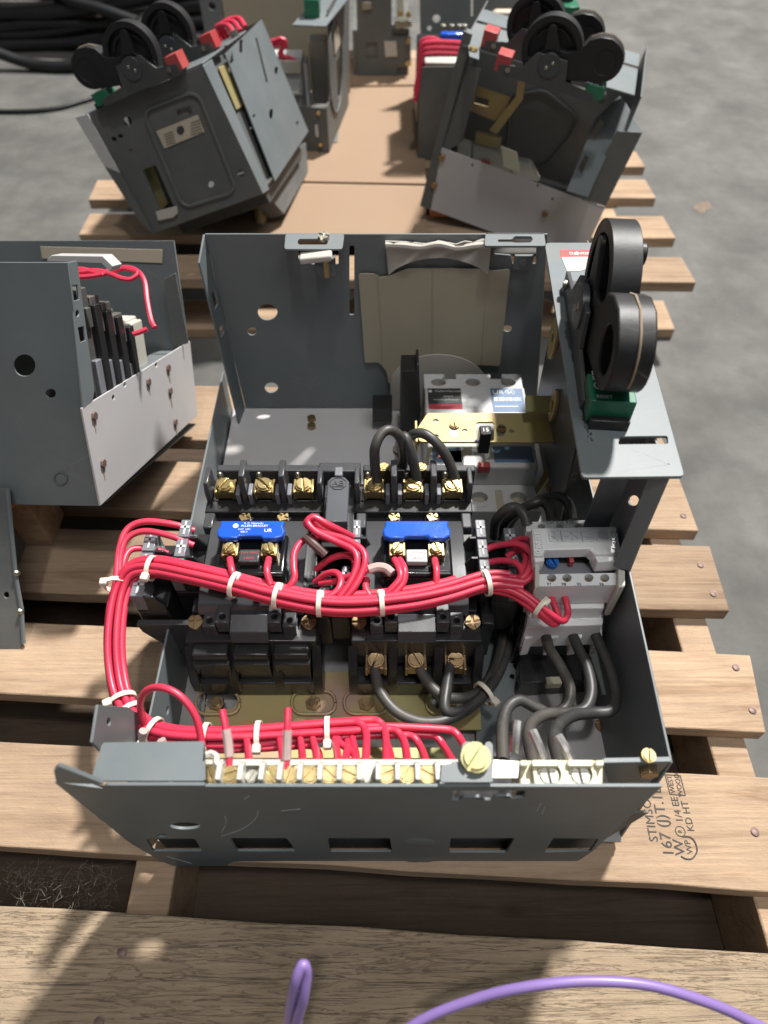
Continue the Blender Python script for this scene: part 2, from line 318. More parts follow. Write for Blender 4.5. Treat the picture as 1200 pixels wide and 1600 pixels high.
def nail(board, px, py, z=0, r=.0042):
    p = atz(px, py, z); k = MB(); k.cyl(p - V((0, 0, .004)), p + V((0, 0, .0009)), r, 12); k.dome(p + V((0, 0, .0008)), (.1, .1, 1), r * .95, .0008, 12, 2)
    k.build('nail', M['nail'], board)
def board(root, name, quad, z, th, mt, wob=.0012, bevel=.0015):
    """quad: far-left, far-right, near-right, near-left pixels on the plane z"""
    c = [atz(x, y, z) for x, y in quad]; n = 14; m = MB(); top = []; N = n + 1
    for row in range(2):
        a, b = (c[0], c[1]) if row == 0 else (c[3], c[2])
        for i in range(N):
            p = a.lerp(b, i / n) + V((0, random.uniform(-wob, wob), 0)); top.append(p)
    vs = top + [p - V((0, random.uniform(0, wob), th)) for p in top]; fs = []
    for i in range(n):
        fs += [(i, i + 1, N + i + 1, N + i), (2 * N + i, 3 * N + i, 3 * N + i + 1, 2 * N + i + 1), (i, 2 * N + i, 2 * N + i + 1, i + 1), (N + i, N + i + 1, 3 * N + i + 1, 3 * N + i)]
    fs += [(0, N, 3 * N, 2 * N), (n, 2 * N + n, 3 * N + n, N + n)]
    m.add(vs, fs); return m.build(name, mt, root, bevel=bevel, smooth=30)
pal = thing('pallet', (0, .35, FLOOR), 'pine pallet carrying the open starter unit with red and black wiring', 'pallet')
T = .019
b1 = board(pal, 'deck_board', [(-500, 1383), (1700, 1517), (1700, 1990), (-500, 1900)], 0, T, M['wood_rough'], .0016)
b2 = board(pal, 'deck_board', [(-500, 1135), (1206, 1216), (1300, 1398), (-500, 1293)], 0, T, M['wood'])
b3 = board(pal, 'deck_board', [(-420, 950), (1172, 1022), (1197, 1144), (-450, 1060)], 0, T, M['wood'])
b4 = board(pal, 'deck_board', [(-400, 812), (1109, 853), (1141, 955), (-420, 912)], 0, T, M['wood'])
b5 = board(pal, 'deck_board', [(-330, 700), (1062, 748), (1092, 829), (-350, 775)], 0, T, M['wood'])
b6 = board(pal, 'deck_board', [(-280, 592), (1010, 615), (1040, 698), (-300, 678)], 0, T, M['wood'])
for b, x, y in ((b1, 191, 1487), (b1, 155, 1597), (b3, 1150, 1043), (b3, 1176, 1110), (b4, 1095, 883), (b4, 1115, 928), (b5, 1068, 806), (b2, 1180, 1300)): nail(b, x, y)
for xc in (-.58, -.213, .355):
    m = MB(); m.box(xc - .019, xc + .019, -.2, .80, -.114, -T); m.build('stringer', M['wood'], pal, bevel=.002)
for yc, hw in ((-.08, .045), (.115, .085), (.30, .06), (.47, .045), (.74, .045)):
    m = MB(); m.box(-.64, .392, yc - hw, yc + hw, FLOOR + .0005, -.1142); m.build('bottom_board', M['wood_shaded'], pal, bevel=.0015)
# mill stamp on the board
bx, by = (atz(1035, 1330, .0004) - atz(1035, 1330, .0004)), 0
def stamp():
    k = MB()
    def line(s, p0, p1, size):
        a, b = atz(*p0, .0003), atz(*p1, .0003); xd = (b - a).normalized(); yd = V((0, 0, 1)).cross(xd)
        k.text(s, (a + b) / 2, xd, yd, size, .0002)
    line('STIMSON', (1023, 1316), (1007, 1232), .0115)
    line('167 (J)T.1D', (1046, 1336), (1024, 1225), .0140)
    line('1/4 EE', (1064, 1288), (1053, 1242), .0092)
    line('KD HT', (1080, 1296), (1070, 1254), .0092)
    line('WEST', (1052, 1238), (1046, 1213), .0066); line('WOOD', (1064, 1240), (1058, 1213), .0066)
    q = [atz(x, y, .0003) for x, y in ((1039, 1210), (1063, 1212), (1071, 1243), (1047, 1241))]
    for i in range(4): k.tube([q[i], q[(i + 1) % 4]], .0005, 4)
    c = atz(1063, 1299, .0003); k.tube([c + V((math.cos(t), math.sin(t), 0)) * .0045 for t in [i * .42 for i in range(16)]], .0004, 4)
    k.text('R', c, (.25, 1, 0), (-1, .25, 0), .005, .0002)
    line('W', (1064, 1334), (1060, 1314), .0135); line('WP', (1079, 1333), (1074, 1314), .0078)
    k.tube(spline([atz(x, y, .0003) for x, y in ((1064, 1338), (1072, 1342), (1082, 1341), (1089, 1330), (1086, 1316), (1078, 1308), (1066, 1307))]), .0008, 4)
    o = k.build('mill_stamp', M['ink'], b2, smooth=0); o['label'] = 'black mill stamp reading KD HT on the pallet board'
stamp()

rp = thing('pallet', (0, 1.6, FLOOR), 'pine pallet covered with cardboard between the tilted rear units', 'pallet')
for (l, r, y0, y1, y2, y3) in ((200, 1065, 397, 401, 441, 434), (140, 1036, 333, 337, 372, 366), (152, 1008, 281, 280, 309, 312), (180, 994, 238, 237, 260, 262), (200, 980, 198, 197, 219, 221), (215, 960, 163, 163, 181, 182), (230, 945, 131, 131, 147, 148), (240, 930, 103, 103, 117, 118), (250, 915, 78, 78, 91, 91)):
    k = (y2 - y1) * .5
    board(rp, 'deck_board', [(l, y0), (r, y1), (r + k + 3, y2), (l - k, y3)], 0, T, M['wood'])
for x0, x1 in ((180, 220), (560, 600), (960, 1002)):
    a, b = atz(x0, 436, -T), atz(x1, 436, -T); m = MB(); m.box(a.x, b.x, 1.075, 2.2, -.114, -T); m.build('stringer', M['wood'], rp, bevel=.002)
for yc in (1.12, 1.6, 2.1):
    m = MB(); m.box(-.52, .54, yc - .045, yc + .045, FLOOR + .0005, -.1142); m.build('bottom_board', M['wood'], rp, bevel=.0015)

# cardboard sheets on the rear pallet
def sheet(px, z, label):
    m = MB(); P = [atz(x, y, z) for x, y in px]; m.plate(P, (0, 0, .003)); tag(m.build('cardboard_sheet', M['card'], loc=P[0], smooth=0), label, 'cardboard', 'cardboard sheets on the rear pallet')
sheet([(452, 290), (664, 295), (668, 374), (330, 374), (395, 330)], .0012, 'brown cardboard sheet directly behind the open starter unit')
sheet([(540, 139), (662, 137), (665, 289), (468, 285), (440, 240)], .0012, 'long brown cardboard sheet between the tilted units and the red wired unit')
sheet([(545, 96), (660, 94), (660, 134), (535, 136)], .0012, 'small brown cardboard sheet under the farthest grey unit')

# dust and litter caught in the front gap
def web():
    k = MB(); rnd = random.Random(3)
    for i in range(330):
        x = rnd.gauss(90, 75); y = rnd.uniform(1352, 1425)
        if x > 182 or x < -60: continue
        p = atz(x, y, rnd.uniform(-.10, -.03)); d = V((rnd.gauss(0, 1), rnd.gauss(0, 1), rnd.gauss(0, .4))).normalized() * rnd.uniform(.004, .016)
        k.tube([p, p + d * .5 + V((rnd.gauss(0, .002), rnd.gauss(0, .002), .001)), p + d], rnd.choice((.00007, .0001, .00015)), 3)
    o = k.build('cobweb', M['web'], smooth=0); tag(o, 'dusty cobweb fibres in the gap between the pallet boards', 'cobweb'); o['kind'] = 'stuff'
web()

# ------------------------------------------------------------------ the open starter unit: chassis
U = thing('starter_unit', (0, .42, 0), 'grey steel starter unit chassis lying open with red wiring and operating handle', 'electrical unit')
TH = .0022
# base pan
m = MB(); m.box(-.205, .215, .1608, .70, .012, .016)
m.build('base_pan', M['pan'], U, bevel=.0004)
m = MB(); m.plate([(-.20, .1585, .002), (.19, .1585, .002), (.21, .1585, .115), (-.20, .1585, .115)], (0, .002, 0)); m.build('slot_shade_plate', M['paint_old'], U, bevel=.0004)  # plate added behind the slots so they look dark
m = MB(); m.box(-.203, .20, .50, .6995, .016, .0405); m.build('rear_pan', M['white'], U, bevel=.0006)
# rear end plate
YR = .70
def R3(px): return [aty(x, y, YR) for x, y in px]
outer = R3([(320, 366), (856, 366), (838, 642), (384, 640)])
holes = [R3(h) for h in ([(466, 374), (529, 374), (529, 413), (487, 413), (483, 404), (466, 404)], [(771, 373), (838, 373), (838, 412), (801, 412), (798, 399), (773, 397)], ell(418, 488, 15.5, 12.5), ell(394, 518, 7.5, 6), ell(424, 606, 10.5, 8), rrect(546, 384, 553.5, 492, 2), ell(793, 513, 7, 5.5))]
rw = MB().plate(outer, (0, TH, 0), holes).build('rear_plate', M['paint'], U, bevel=.0005)
# its left return flange, with slots
a0, a1 = aty(320, 366, YR), aty(384, 640, YR); fl = V((-.004, -.030, 0))
def lerp2(s, t): return a0.lerp(a1, t) + fl * s
m = MB(); m.plate([lerp2(0, 0), lerp2(1, .06), lerp2(1, 1), lerp2(0, 1)], (-TH, 0, 0), [[lerp2(.25, .24), lerp2(.65, .24), lerp2(.65, .32), lerp2(.25, .32)], [lerp2(.3, .42), lerp2(.7, .42), lerp2(.7, .47), lerp2(.3, .47)]])
m.build('return_flange', M['paint'], U, bevel=.0004)
# top tabs of the rear plate
ZT = R3([(600, 366)])[0].z
def Zp(px, z=None): return [atz(x, y, ZT if z is None else z) for x, y in px]
t1 = MB().plate(Zp(rpoly([(446, 365.5), (538, 365.5), (535, 389), (444, 389)], 4)), (0, 0, -TH), [Zp(rrect(465, 373, 512, 382, 4))]).build('top_tab', M['paint'], U, bevel=.0004)
t2 = MB().plate(Zp(rpoly([(759, 364), (850, 364), (853, 384), (757, 384)], 4)), (0, 0, -TH), [Zp(rpoly([(778, 374), (800, 374), (804, 369), (830, 369), (833, 374), (829, 379), (804, 379), (800, 378), (778, 378)], 2))]).build('top_tab', M['paint'], U, bevel=.0004)
p = atz(506, 373, ZT); MB().screw(p, (0, -.1, 1), .0062, .006, .5, 'cross').build('tab_screw', M['zinc'], t1)
m = MB(); p = atz(508, 380, ZT); m.cyl(p - V((0, .006, .002)), p - V((0, .006, .036)), .0032, 10); m.build('latch_bolt', M['zinc_yellow'], t1)
m = MB(); a = aty(508, 416, YR - .012); m.box(a.x - .011, a.x + .011, YR - .02, YR, a.z - .007, a.z + .006); m.build('latch_bracket', M['paint'], U, bevel=.001)
m = MB(); a = aty(494, 399, YR - .03); m.obox(a, (1, 0, .12), (0, 1, 0), (-.12, 0, 1), .034, .02, .007); m.build('foam_pad', M['paper'], U, bevel=.002)
m = MB(); a = aty(818, 408, YR - .003); m.box(a.x - .0105, a.x + .0105, YR - .004, YR - .0005, a.z - .010, a.z + .007); m.cyl(a + V((0, .001, -.001)), a + V((0, -.0025, -.001)), .004, 14); m.build('latch_bracket', M['paint'], U, bevel=.0006)
# left side wall
m = MB(); m.plate([(-.205, .172, .012), (-.205, .70, .012), (-.205, .70, .104), (-.205, .172, .104)], (-TH, 0, 0), [[(-.205, .25 + .004 * math.cos(t), .06 + .004 * math.sin(t)) for t in [i * .52 for i in range(12)]], [(-.205, .266 + .004 * math.cos(t), .06 + .004 * math.sin(t)) for t in [i * .52 for i in range(12)]]])
lw = m.build('left_wall', M['paint'], U, bevel=.0005)
# right side wall with the post that carries the operator plate
XR = .215
def X3(px): return [atx(x, y, XR) for x, y in px]
low = [(XR, .165, .012), (XR, .69, .012), (XR, .69, .292)]
pc = X3([(1047, 1192), (982, 892), (1000, 846), (1043, 746)])
outer = [low[0], low[1], low[2], (XR, pc[3].y, pc[3].z), pc[3].lerp(pc[2], .3) if False else pc[2], pc[1], pc[0]]
hole1 = [(XR, .44, .14), (XR, .60, .14), (XR, .60, .265), (XR, .455, .265)]
hole2 = X3(ell(989, 782, 9, 8))
m = MB(); m.plate(outer, (TH, 0, 0), [hole1, hole2]); m.build('right_wall', M['paint'], U, bevel=.0005)
m = MB(); q = X3([(1043, 746), (982, 892)]); m.plate([q[0], q[1], q[1] + V((-.012, .004, 0)), q[0] + V((-.012, .004, 0))], (0, .002, 0)); m.build('post_flange', M['paint'], U, bevel=.0004)
m = MB(); m.plate([(.188, .40, .02), (.212, .40, .02), (.212, .40, .29), (.188, .40, .29)], (0, .0022, 0)); m.build('inner_post', M['paint'], U, bevel=.0004)
# brackets and plates lying in the pan
m = MB(); m.plate([atz(x, y, .055) for x, y in rpoly([(905, 955), (978, 968), (1002, 1080), (915, 1088)], 8)], (0, 0, -.002), [[atz(x, y, .055) for x, y in ell(a, b, 3.2)] for a, b in ((953, 1000), (972, 1002), (955, 1013), (965, 1073), (975, 1045))]); m.build('relay_bracket', M['paint'], U, bevel=.0004)
m = MB(); m.plate([atz(x, y, .03) for x, y in rpoly([(752, 800), (800, 785), (850, 800), (815, 1010), (800, 1095), (800, 1182), (744, 1182), (745, 1010)], 5)], (0, 0, -.002), [[atz(x, y, .03) for x, y in ell(a, b, 4.2)] for a, b in ((765, 812), (817, 826), (800, 1057), (812, 1073), (807, 1042), (795, 1150))]); m.build('mounting_strip', M['paint'], U, bevel=.0004)
# yellow chromate mounting plate below the contactors
m = MB(); out = [atz(x, y, .034) for x, y in [(322, 1050), (748, 1050), (752, 1140), (318, 1140)]]; m.plate(out, (0, 0, -.003), [[atz(x, y, .034) for x, y in rrect(a - 26, 1075, a + 26, 1108, 14)] for a in (345, 700)])
cp = m.build('contactor_plate', M['zinc_yellow'], U, bevel=.0008)
for a in (340, 490, 572, 700):
    k = MB(); k.tube([atz(x, y, .037) for x, y in rrect(a - 34, 1080, a + 34, 1116, 16)] + [atz(a + 34, 1098, .037)], .0016, 6); k.build('stamped_rim', M['zinc_yellow'], cp)
    k = MB(); p = atz(a, 1102, .031); k.cyl(p, p + V((0, 0, .006)), .008, 6); k.cyl(p + V((0, 0, .006)), p + V((0, 0, .0085)), .0045, 12); k.build('bolt', M['bronze'], cp, bevel=.0004)
m = MB(); m.box(-.19, .06, .225, .236, .016, .046); m.build('plate_return', M['zinc_yellow'], cp, bevel=.001)
for (x, y) in ((487, 656), (487, 668)):
    k = MB(); p = atz(x, y, .0405); k.cyl(p, p + V((0, 0, .005)), .006, 6); k.build('bolt', M['bronze'], U, bevel=.0004)
for (x, y, z, r) in ((940, 1135, .016, .007), (818, 1048, .035, .007)):
    k = MB(); k.screw(atz(x, y, z), (0, 0, 1), r, .005, .4, 'cross'); k.build('pan_screw', M['bronze'], U)
m = MB(); m.plate([atz(x, y, .016) for x, y in ((880, 1115), (945, 1115), (970, 1190), (890, 1190))], (0, 0, .0015)); m.build('pan_step', M['white'], U)

# front end plate
YF = .15
def F3(px): return [aty(x, y, YF) for x, y in px]
outer = F3([(86, 1217), (162, 1227), (168, 1222), (320, 1222), (322, 1224), (1034, 1224), (925, 1326), (905, 1340), (880, 1349), (270, 1349), (246, 1338), (203, 1312)])
slots = [rpoly(q, 3) for q in ([(229, 1306), (305, 1306), (317, 1326), (240, 1326)], [(360, 1305), (448, 1305), (463, 1326), (371, 1326)], [(512, 1305), (609, 1305), (613, 1327), (516, 1327)], [(704, 1305), (804, 1305), (791, 1328), (701, 1328)], [(864, 1305), (935, 1306), (922, 1326), (850, 1328)], [(706, 1230), (822, 1230), (818, 1242), (800, 1243), (796, 1239), (772, 1239), (768, 1246), (756, 1246), (754, 1241), (722, 1241), (718, 1246), (705, 1246)])]
slots += [ell(290, 1286, 24, 5.5), ell(254, 1301, 9, 2.6)]
fp = MB().plate(outer, (0, -TH, 0), [F3(s) for s in slots]).build('front_plate', M['paint'], U, bevel=.0005)
ZF = F3([(600, 1223)])[0].z
for px in ([(346, 1302), (380, 1290), (400, 1274), (404, 1262)], [(352, 1270), (354, 1280), (347, 1296)], [(382, 1244), (390, 1238)], [(845, 1250), (838, 1262)], [(850, 1256), (846, 1268)], [(262, 1334), (300, 1345)], [(440, 1262), (470, 1259)]):
    k = MB(); k.tube(spline(F3(px), 4), .00028, 4); q_ = k.build('scratch', M['ltgrey'], fp); q_.location.y -= TH
for bx_, by_, rx_, ry_ in ((655, 1312, 26, 7), (655, 1340, 24, 5)):
    k = MB(); q_ = F3(ell(bx_, by_, rx_, ry_, 24)); c_ = F3([(bx_, by_)])[0] - V((0, TH + .0012, 0)); q_ = [p - V((0, TH, 0)) for p in q_]; k.add(q_ + [c_.lerp(p, .7) - V((0, .0006, 0)) for p in q_] + [c_], [(i, (i + 1) % 24, 24 + (i + 1) % 24, 24 + i) for i in range(24)] + [(24 + i, 24 + (i + 1) % 24, 48) for i in range(24)]); k.build('pressed_boss', M['paint'], fp, smooth=60)
# top flanges and tabs of the front plate
m = MB(); m.plate([atz(x, y, ZF) for x, y in rpoly([(160, 1160), (320, 1158), (321, 1220), (141, 1220)], 5)], (0, 0, -TH)); m.build('top_flange', M['paint'], U, bevel=.0009)
m = MB(); q = [aty(x, y, YF - .006) for x, y in [(84, 1205), (92, 1198), (162, 1226), (88, 1224)]]; m.plate(q, (0, .003, 0)); m.build('corner_flange', M['paint'], U, bevel=.0005)
m = MB(); a, b, c, d = atz(163, 1117, .170), atz(171, 1118, .170), atz(214, 1160, .150), atz(150, 1166, .21)
m.plate([(-.2035, .1785, ZF - .003), (-.2035, .203, ZF + .004), (-.2035, .225, .165), (-.2035, .235, .12), (-.2035, .18, .12)], (-TH, 0, 0), [[(-.2035, .201 + .003 * math.cos(t), .195 + .004 * math.sin(t)) for t in [i * .6 for i in range(10)]]]); m.build('side_gusset', M['paint'], U, bevel=.0004)
# centre tab with thumbscrew
ct = MB().plate([atz(x, y, ZF + .004) for x, y in rpoly([(688, 1218), (690, 1196), (720, 1190), (722, 1164), (728, 1158), (738, 1160), (741, 1166), (757, 1166), (759, 1160), (765, 1158), (770, 1163), (770, 1222), (690, 1222)], 3)], (0, 0, -TH)).build('centre_tab', M['paint'], U, bevel=.0006)
p = atz(742, 1186, ZF + .004); MB().screw(p, (0, -.12, 1), .0102, .0085, 0.15).build('thumbscrew', M['zinc_yellow'], ct)
m = MB(); m.plate([atz(x, y, ZF - .002) for x, y in ((770, 1186), (812, 1189), (810, 1216), (768, 1216))], (0, 0, -.002)); m.build('spring_clip', M['zinc'], U, bevel=.0005)
# right corner bracket
m = MB(); m.plate([atz(x, y, ZF - .012) for x, y in ((944, 1184), (1046, 1182), (1050, 1190), (940, 1192))], (0, 0, -TH)); q = [aty(x, y, .178) for x, y in ((940, 1190), (1050, 1188), (1012, 1226), (952, 1226))]; m.plate(q, (0, .002, 0)); bk = m.build('corner_bracket', M['paint'], U, bevel=.0004)
p = aty(1012, 1200, .178); MB().cyl(p, p - V((0, .006, 0)), .0075, 6).build('hex_bolt', M['bronze'], bk, bevel=.0005)
p = atz(1012, 1182, ZF - .012); MB().screw(p, (0, 0, 1), .005, .004).build('bracket_screw', M['zinc_yellow'], bk)

# paper liner glued to the rear plate
m = MB(); m.plate([aty(x, y, YR - .0035) for x, y in rpoly([(560, 428), (586, 428), (591, 434), (606, 432), (635, 420), (757, 420), (770, 424), (797, 421), (781, 572), (745, 570), (741, 600), (607, 600), (604, 580), (592, 566), (570, 567)], 4)], (0, .0016, 0)); lin = m.build('paper_liner', M['kraft'], loc=(0, YR, .2), smooth=0); tag(lin, 'grey brown paper liner on the rear plate of the open unit', 'paper')
for (x0, y0, x1, y1) in ((590, 430, 598, 566), (762, 424, 752, 570), (676, 422, 676, 598)):
    k = MB(); k.tube([aty(x0, y0, YR - .0036), aty(x1, y1, YR - .0036)], .0009, 5); k.build('crease', M['kraft'], lin)
rnd = random.Random(5); top = [(602 + 166 * i / 12, 376 + rnd.uniform(-3, 3) + (3 if 3 < i < 9 else 0)) for i in range(13)]
arc = [(763 - i * 156 / 12, 430 - 27 * math.sin(math.pi * i / 12) ** .7) for i in range(13)]
m = MB(); P = [aty(x, y, YR - .006 - .003 * math.sin(i * 1.7)) for i, (x, y) in enumerate(top + arc)]; m.plate(P, (0, .0012, 0)); pp = m.build('torn_paper', M['paper'], loc=(0, YR, .25), smooth=60); tag(pp, 'torn dirty white paper strip along the top of the rear plate', 'paper')
m = MB(); m.tube(spline([aty(x, y + 6, YR - .008) for x, y in top[::2]]), .0035, 8); m.build('folded_edge', M['paper'], pp)
m = MB(); m.plate([aty(x, y, YR - .006) for x, y in [(610, 640), (610, 600)] + [(610 + 75 - 75 * math.cos(t), 600 - 46 * math.sin(t)) for t in [i * .26 for i in range(1, 12)]] + [(760, 600), (760, 640)]], (0, .0015, 0)); tag(m.build('white_disc', M['paper'], loc=(.03, YR, .1), smooth=0), 'round white card standing behind the circuit breaker', 'card')
# ------------------------------------------------------------------ contactors
def clamp(parent, c, w=.019, d=.017, h=.011, ang=.6, r=.0082, body='brass', head='brass'):
    k = MB(); k.box(c[0] - w / 2, c[0] + w / 2, c[1] - d / 2, c[1] + d / 2, c[2] - h, c[2]); k.box(c[0] - w / 2 - .0012, c[0] - w / 2 + .002, c[1] - d / 2 - .0015, c[1] + d / 2, c[2] - h, c[2] + .0012); k.box(c[0] + w / 2 - .002, c[0] + w / 2 + .0012, c[1] - d / 2 - .0015, c[1] + d / 2, c[2] - h, c[2] + .0012)
    t = k.build('terminal', M[body], parent, bevel=.0008)
    MB().screw((c[0], c[1] - .001, c[2]), (0, -.12, 1), r, .0065, ang).build('screw', M[head], t, bevel=.0003)
    return t
def aux(root, x0, x1, y0, y1, z, pieces=3, flip=1, cap='grey_cap'):
    """auxiliary contact block: dark body, comb of separators with pale caps"""
    k = MB(); k.box(x0, x1, y0 + .001, y1 - .001, .07, z - .024); k.box(x0 + .001, x1 - .001, y0, y1, z - .034, z - .026); a = k.build('auxiliary_block', M['black'], root, bevel=.001)
    xc = x0 if flip > 0 else x1; n = pieces; L = (y1 - y0) / n; wd = (x1 - x0)
    for i in range(n):
        ya = y0 + i * L
        k = MB(); c0, c1 = (xc, xc + wd * .42) if flip > 0 else (xc - wd * .42, xc)
        k.box(c0, c1, ya + .0008, ya + L - .0012, z - .025, z)
        o = k.build('cap', M[cap], a, bevel=.0009)
        k = MB(); cx = (c0 + c1) / 2; k.box(cx - .0009, cx + .0009, ya + L * .15, ya + L * .85, z, z + .0006); k.box(c0 + .001, c1 - .001, ya + L * .48, ya + L * .60, z, z + .0006); k.build('rib', M['ltgrey'], a)
        k = MB(); e0, e1 = (c1, x1) if flip > 0 else (x0, c0)
        far = e1 if flip > 0 else e0; near = e0 if flip > 0 else e1; mid = near * .5 + far * .5
        k.plate([(near, ya + .0005, z - .002), (mid, ya + .0005, z - .002), (far, ya + .0005, z - .016), (far, ya + .0005, z - .026), (near, ya + .0005, z - .026)], (0, .0028, 0)); k.build('separator', M['black'], a, bevel=.0006)
    return a
def contactor(Xc, label, wired, supp_print):
    R = thing('contactor', (Xc, .39, .034), label, 'contactor', 'contactors of the open starter unit')
    X = lambda v: Xc + v
    k = MB(); k.box(X(-.0615), X(.0615), .312, .476, .034, .088); k.build('base_housing', M['black'], R, bevel=.0018)
    k = MB(); k.box(X(-.058), X(.058), .336, .456, .088, .124); k.build('arc_hood', M['black'], R, bevel=.0018)
    # upper cover with pale rear lip and sloped front
    k = MB(); prof = [(.332, .124), (.328, .132), (.333, .141), (.345, .145), (.416, .145), (.4325, .138), (.4335, .124)]
    k.plate([(X(-.048), y, z) for y, z in prof], (.096, 0, 0)); cov = k.build('magnet_cover', M['dkgrey'], R, bevel=.0012)
    # rear terminal shelf and barriers
    k = MB(); k.box(X(-.061), X(.061), .447, .462, .112, .1335); k.box(X(-.060), X(.060), .462, .486, .088, .133); k.build('terminal_shelf', M['black'], R, bevel=.0012)
    k = MB(); k.box(X(-.052), X(.066), .490, .499, .10, .149); k.build('rear_bar', M['dkgrey'], R, bevel=.0015)
    for fx, ww in ((-.020, .0062), (.020, .0062), (-.0575, .005), (.0575, .005)):
        top = .171 if abs(fx) < .03 else .160
        k = MB(); k.plate([(X(fx - ww / 2), y, z) for y, z in ((.459, .132), (.459, top - .010), (.464, top), (.486, top), (.488, .132))], (ww, 0, 0)); b = k.build('barrier', M['dkgrey'], R, bevel=.0012)
        if abs(fx) < .03:
            for s in (-1, 1):
                k = MB(); k.box(X(fx + s * .0062 - .0022), X(fx + s * .0062 + .0022), .4575, .473, .132, .149); k.build('barrier_foot', M['grey_cap'], b, bevel=.0008)
    for i, px in enumerate((-.0402, 0, .0402)):
        clamp(R, (X(px), .4705, .148), ang=(.2, 1.55, .9)[i] + (0.4 if wired else 0))
        k = MB(); k.dome((X(px - .007), .4835, .148), (0, 0, 1), .0035, .006, 10, 3); k.build('clamp_nut', M['zinc'], R)
    for px in (-.0195, .0195):
        k = MB(); k.cyl((X(px), .4435, .105), (X(px), .4435, .1285), .0088, 18); k.build('screw_boss', M['blackg'], R, bevel=.0012)
        MB().screw((X(px), .4435, .1287), (0, 0, 1), .0056, .004, .3, 'cross').build('hood_screw', M['brass'], R)
    for px in (-.053, .053):
        k = MB(); k.box(X(px - .005), X(px + .005), .4225, .4415, .118, .140); k.build('corner_lug', M['dkgrey'], R, bevel=.0015)
    # coil
    k = MB(); k.plate([(X(-.033), y, z) for y, z in ((.348, .145), (.348, .158), (.352, .1645), (.396, .1645), (.399, .145))], (.066, 0, 0)); coil = k.build('coil', M['blackg'], R, bevel=.003, seg=3)
    k = MB(); k.box(X(-.030), X(.030), .3455, .3515, .145, .150); k.build('coil_foot', M['blackg'], coil, bevel=.0015)
    for px in (-.0178, .0178): clamp(R, (X(px), .3735, .1725), .0128, .0135, .008, .2 if px < 0 else 1.1, .0056)
    k = MB(); k.box(X(-.0095), X(.0095), .360, .374, .1645, .1715); lb = k.build('coil_label', M['dkgrey'] if not wired else M['ltgrey'], R, bevel=.0012)
    t = MB(); t.text('110V 50HZ', (X(0), .370, .1716), (1, 0, 0), (0, 1, 0), .0035, .0001); t.text('CB236', (X(0), .364, .1716), (1, 0, 0), (0, 1, 0), .0035, .0001); t.build('print', M['label_red'], lb, smooth=0)
    # blue suppressor
    k = MB(); P = [(-.0315, .389), (-.030, .383), (-.0245, .3805), (-.0115, .3805), (-.010, .3835), (.010, .3835), (.0115, .3805), (.0245, .3805), (.0305, .383), (.0315, .390), (.0295, .395), (.0305, .401), (-.0295, .401), (-.0290, .395)]
    k.plate([(X(x), y, .1725) for x, y in P], (0, 0, .0072)); sp = k.build('suppressor', M['blue'], R, bevel=.0022, seg=3); sp['label'] = 'glossy blue epoxy suppressor across the coil terminals'
    if supp_print:
        t = MB(); t.text('R. C. Networks', (X(.002), .3975, .1798), (1, 0, 0), (0, 1, 0), .0028, .0001); t.text('ALLEN-BRADLEY', (X(.003), .3945, .1798), (1, 0, 0), (0, 1, 0), .0034, .0001); t.text('CAT. 1691', (X(-.006), .3905, .1798), (1, 0, 0), (0, 1, 0), .0026, .0001); t.text('SER A', (X(-.006), .3875, .1798), (1, 0, 0), (0, 1, 0), .0026, .0001)
        t.text('UR', (X(.016), .389, .1798), (1, 0, 0), (0, 1, 0), .0055, .0001); c = V((X(-.0145), .3945, .1798)); t.cyl(c, c + V((0, 0, .0002)), .0026, 14); t.build('print', M['lines'], sp, smooth=0)
    # front bar with drilled lugs
    for px, z in ((-.0365, .134), (-.0235, .141), (.0235, .141), (.0365, .134)):
        cx, cy = X(px), .3225
        k = MB(); sq = [(cx - .006, cy - .008, z), (cx + .006, cy - .008, z), (cx + .006, cy + .012, z), (cx - .006, cy + .012, z)]
        k.plate(sq, (0, 0, -.018), [[(cx + .003 * math.cos(t), cy - .0015 + .003 * math.sin(t), z) for t in [i * math.pi / 6 for i in range(12)]]]); k.build('lug', M['dkgrey'], R, bevel=.0009)
        k = MB(); k.cyl((cx, cy - .0015, z - .017), (cx, cy - .0015, z - .012), .0032, 12); k.build('lug_well', M['blackg'], R)
    k = MB(); k.plate([(X(-.0175), y, z) for y, z in ((.306, .118), (.310, .131), (.326, .137), (.330, .124), (.330, .118))], (.035, 0, 0)); k.build('centre_slope', M['dkgrey'], R, bevel=.0009)
    for px in (-.053, .053): MB().screw((X(px), .327, .118), (0, -.15, 1), .0070, .005, .9, 'cross').build('cover_screw', M['bronze'], R)
    k = MB(); k.box(X(-.0605), X(.0605), .308, .338, .088, .1175); k.build('lower_shelf', M['black'], R, bevel=.0014)
    # lower terminal pockets
    for fx in (-.0595, -.0215, .0215, .0595):
        k = MB(); k.plate([(X(fx - .0045), y, z) for y, z in ((.291, .045), (.291, .066), (.298, .088), (.309, .108), (.312, .045))], (.009, 0, 0)); k.build('barrier', M['black'], R, bevel=.0012)
    k = MB(); k.box(X(-.056), X(.056), .292, .311, .036, .062); k.build('lower_ledge', M['black'], R, bevel=.001)
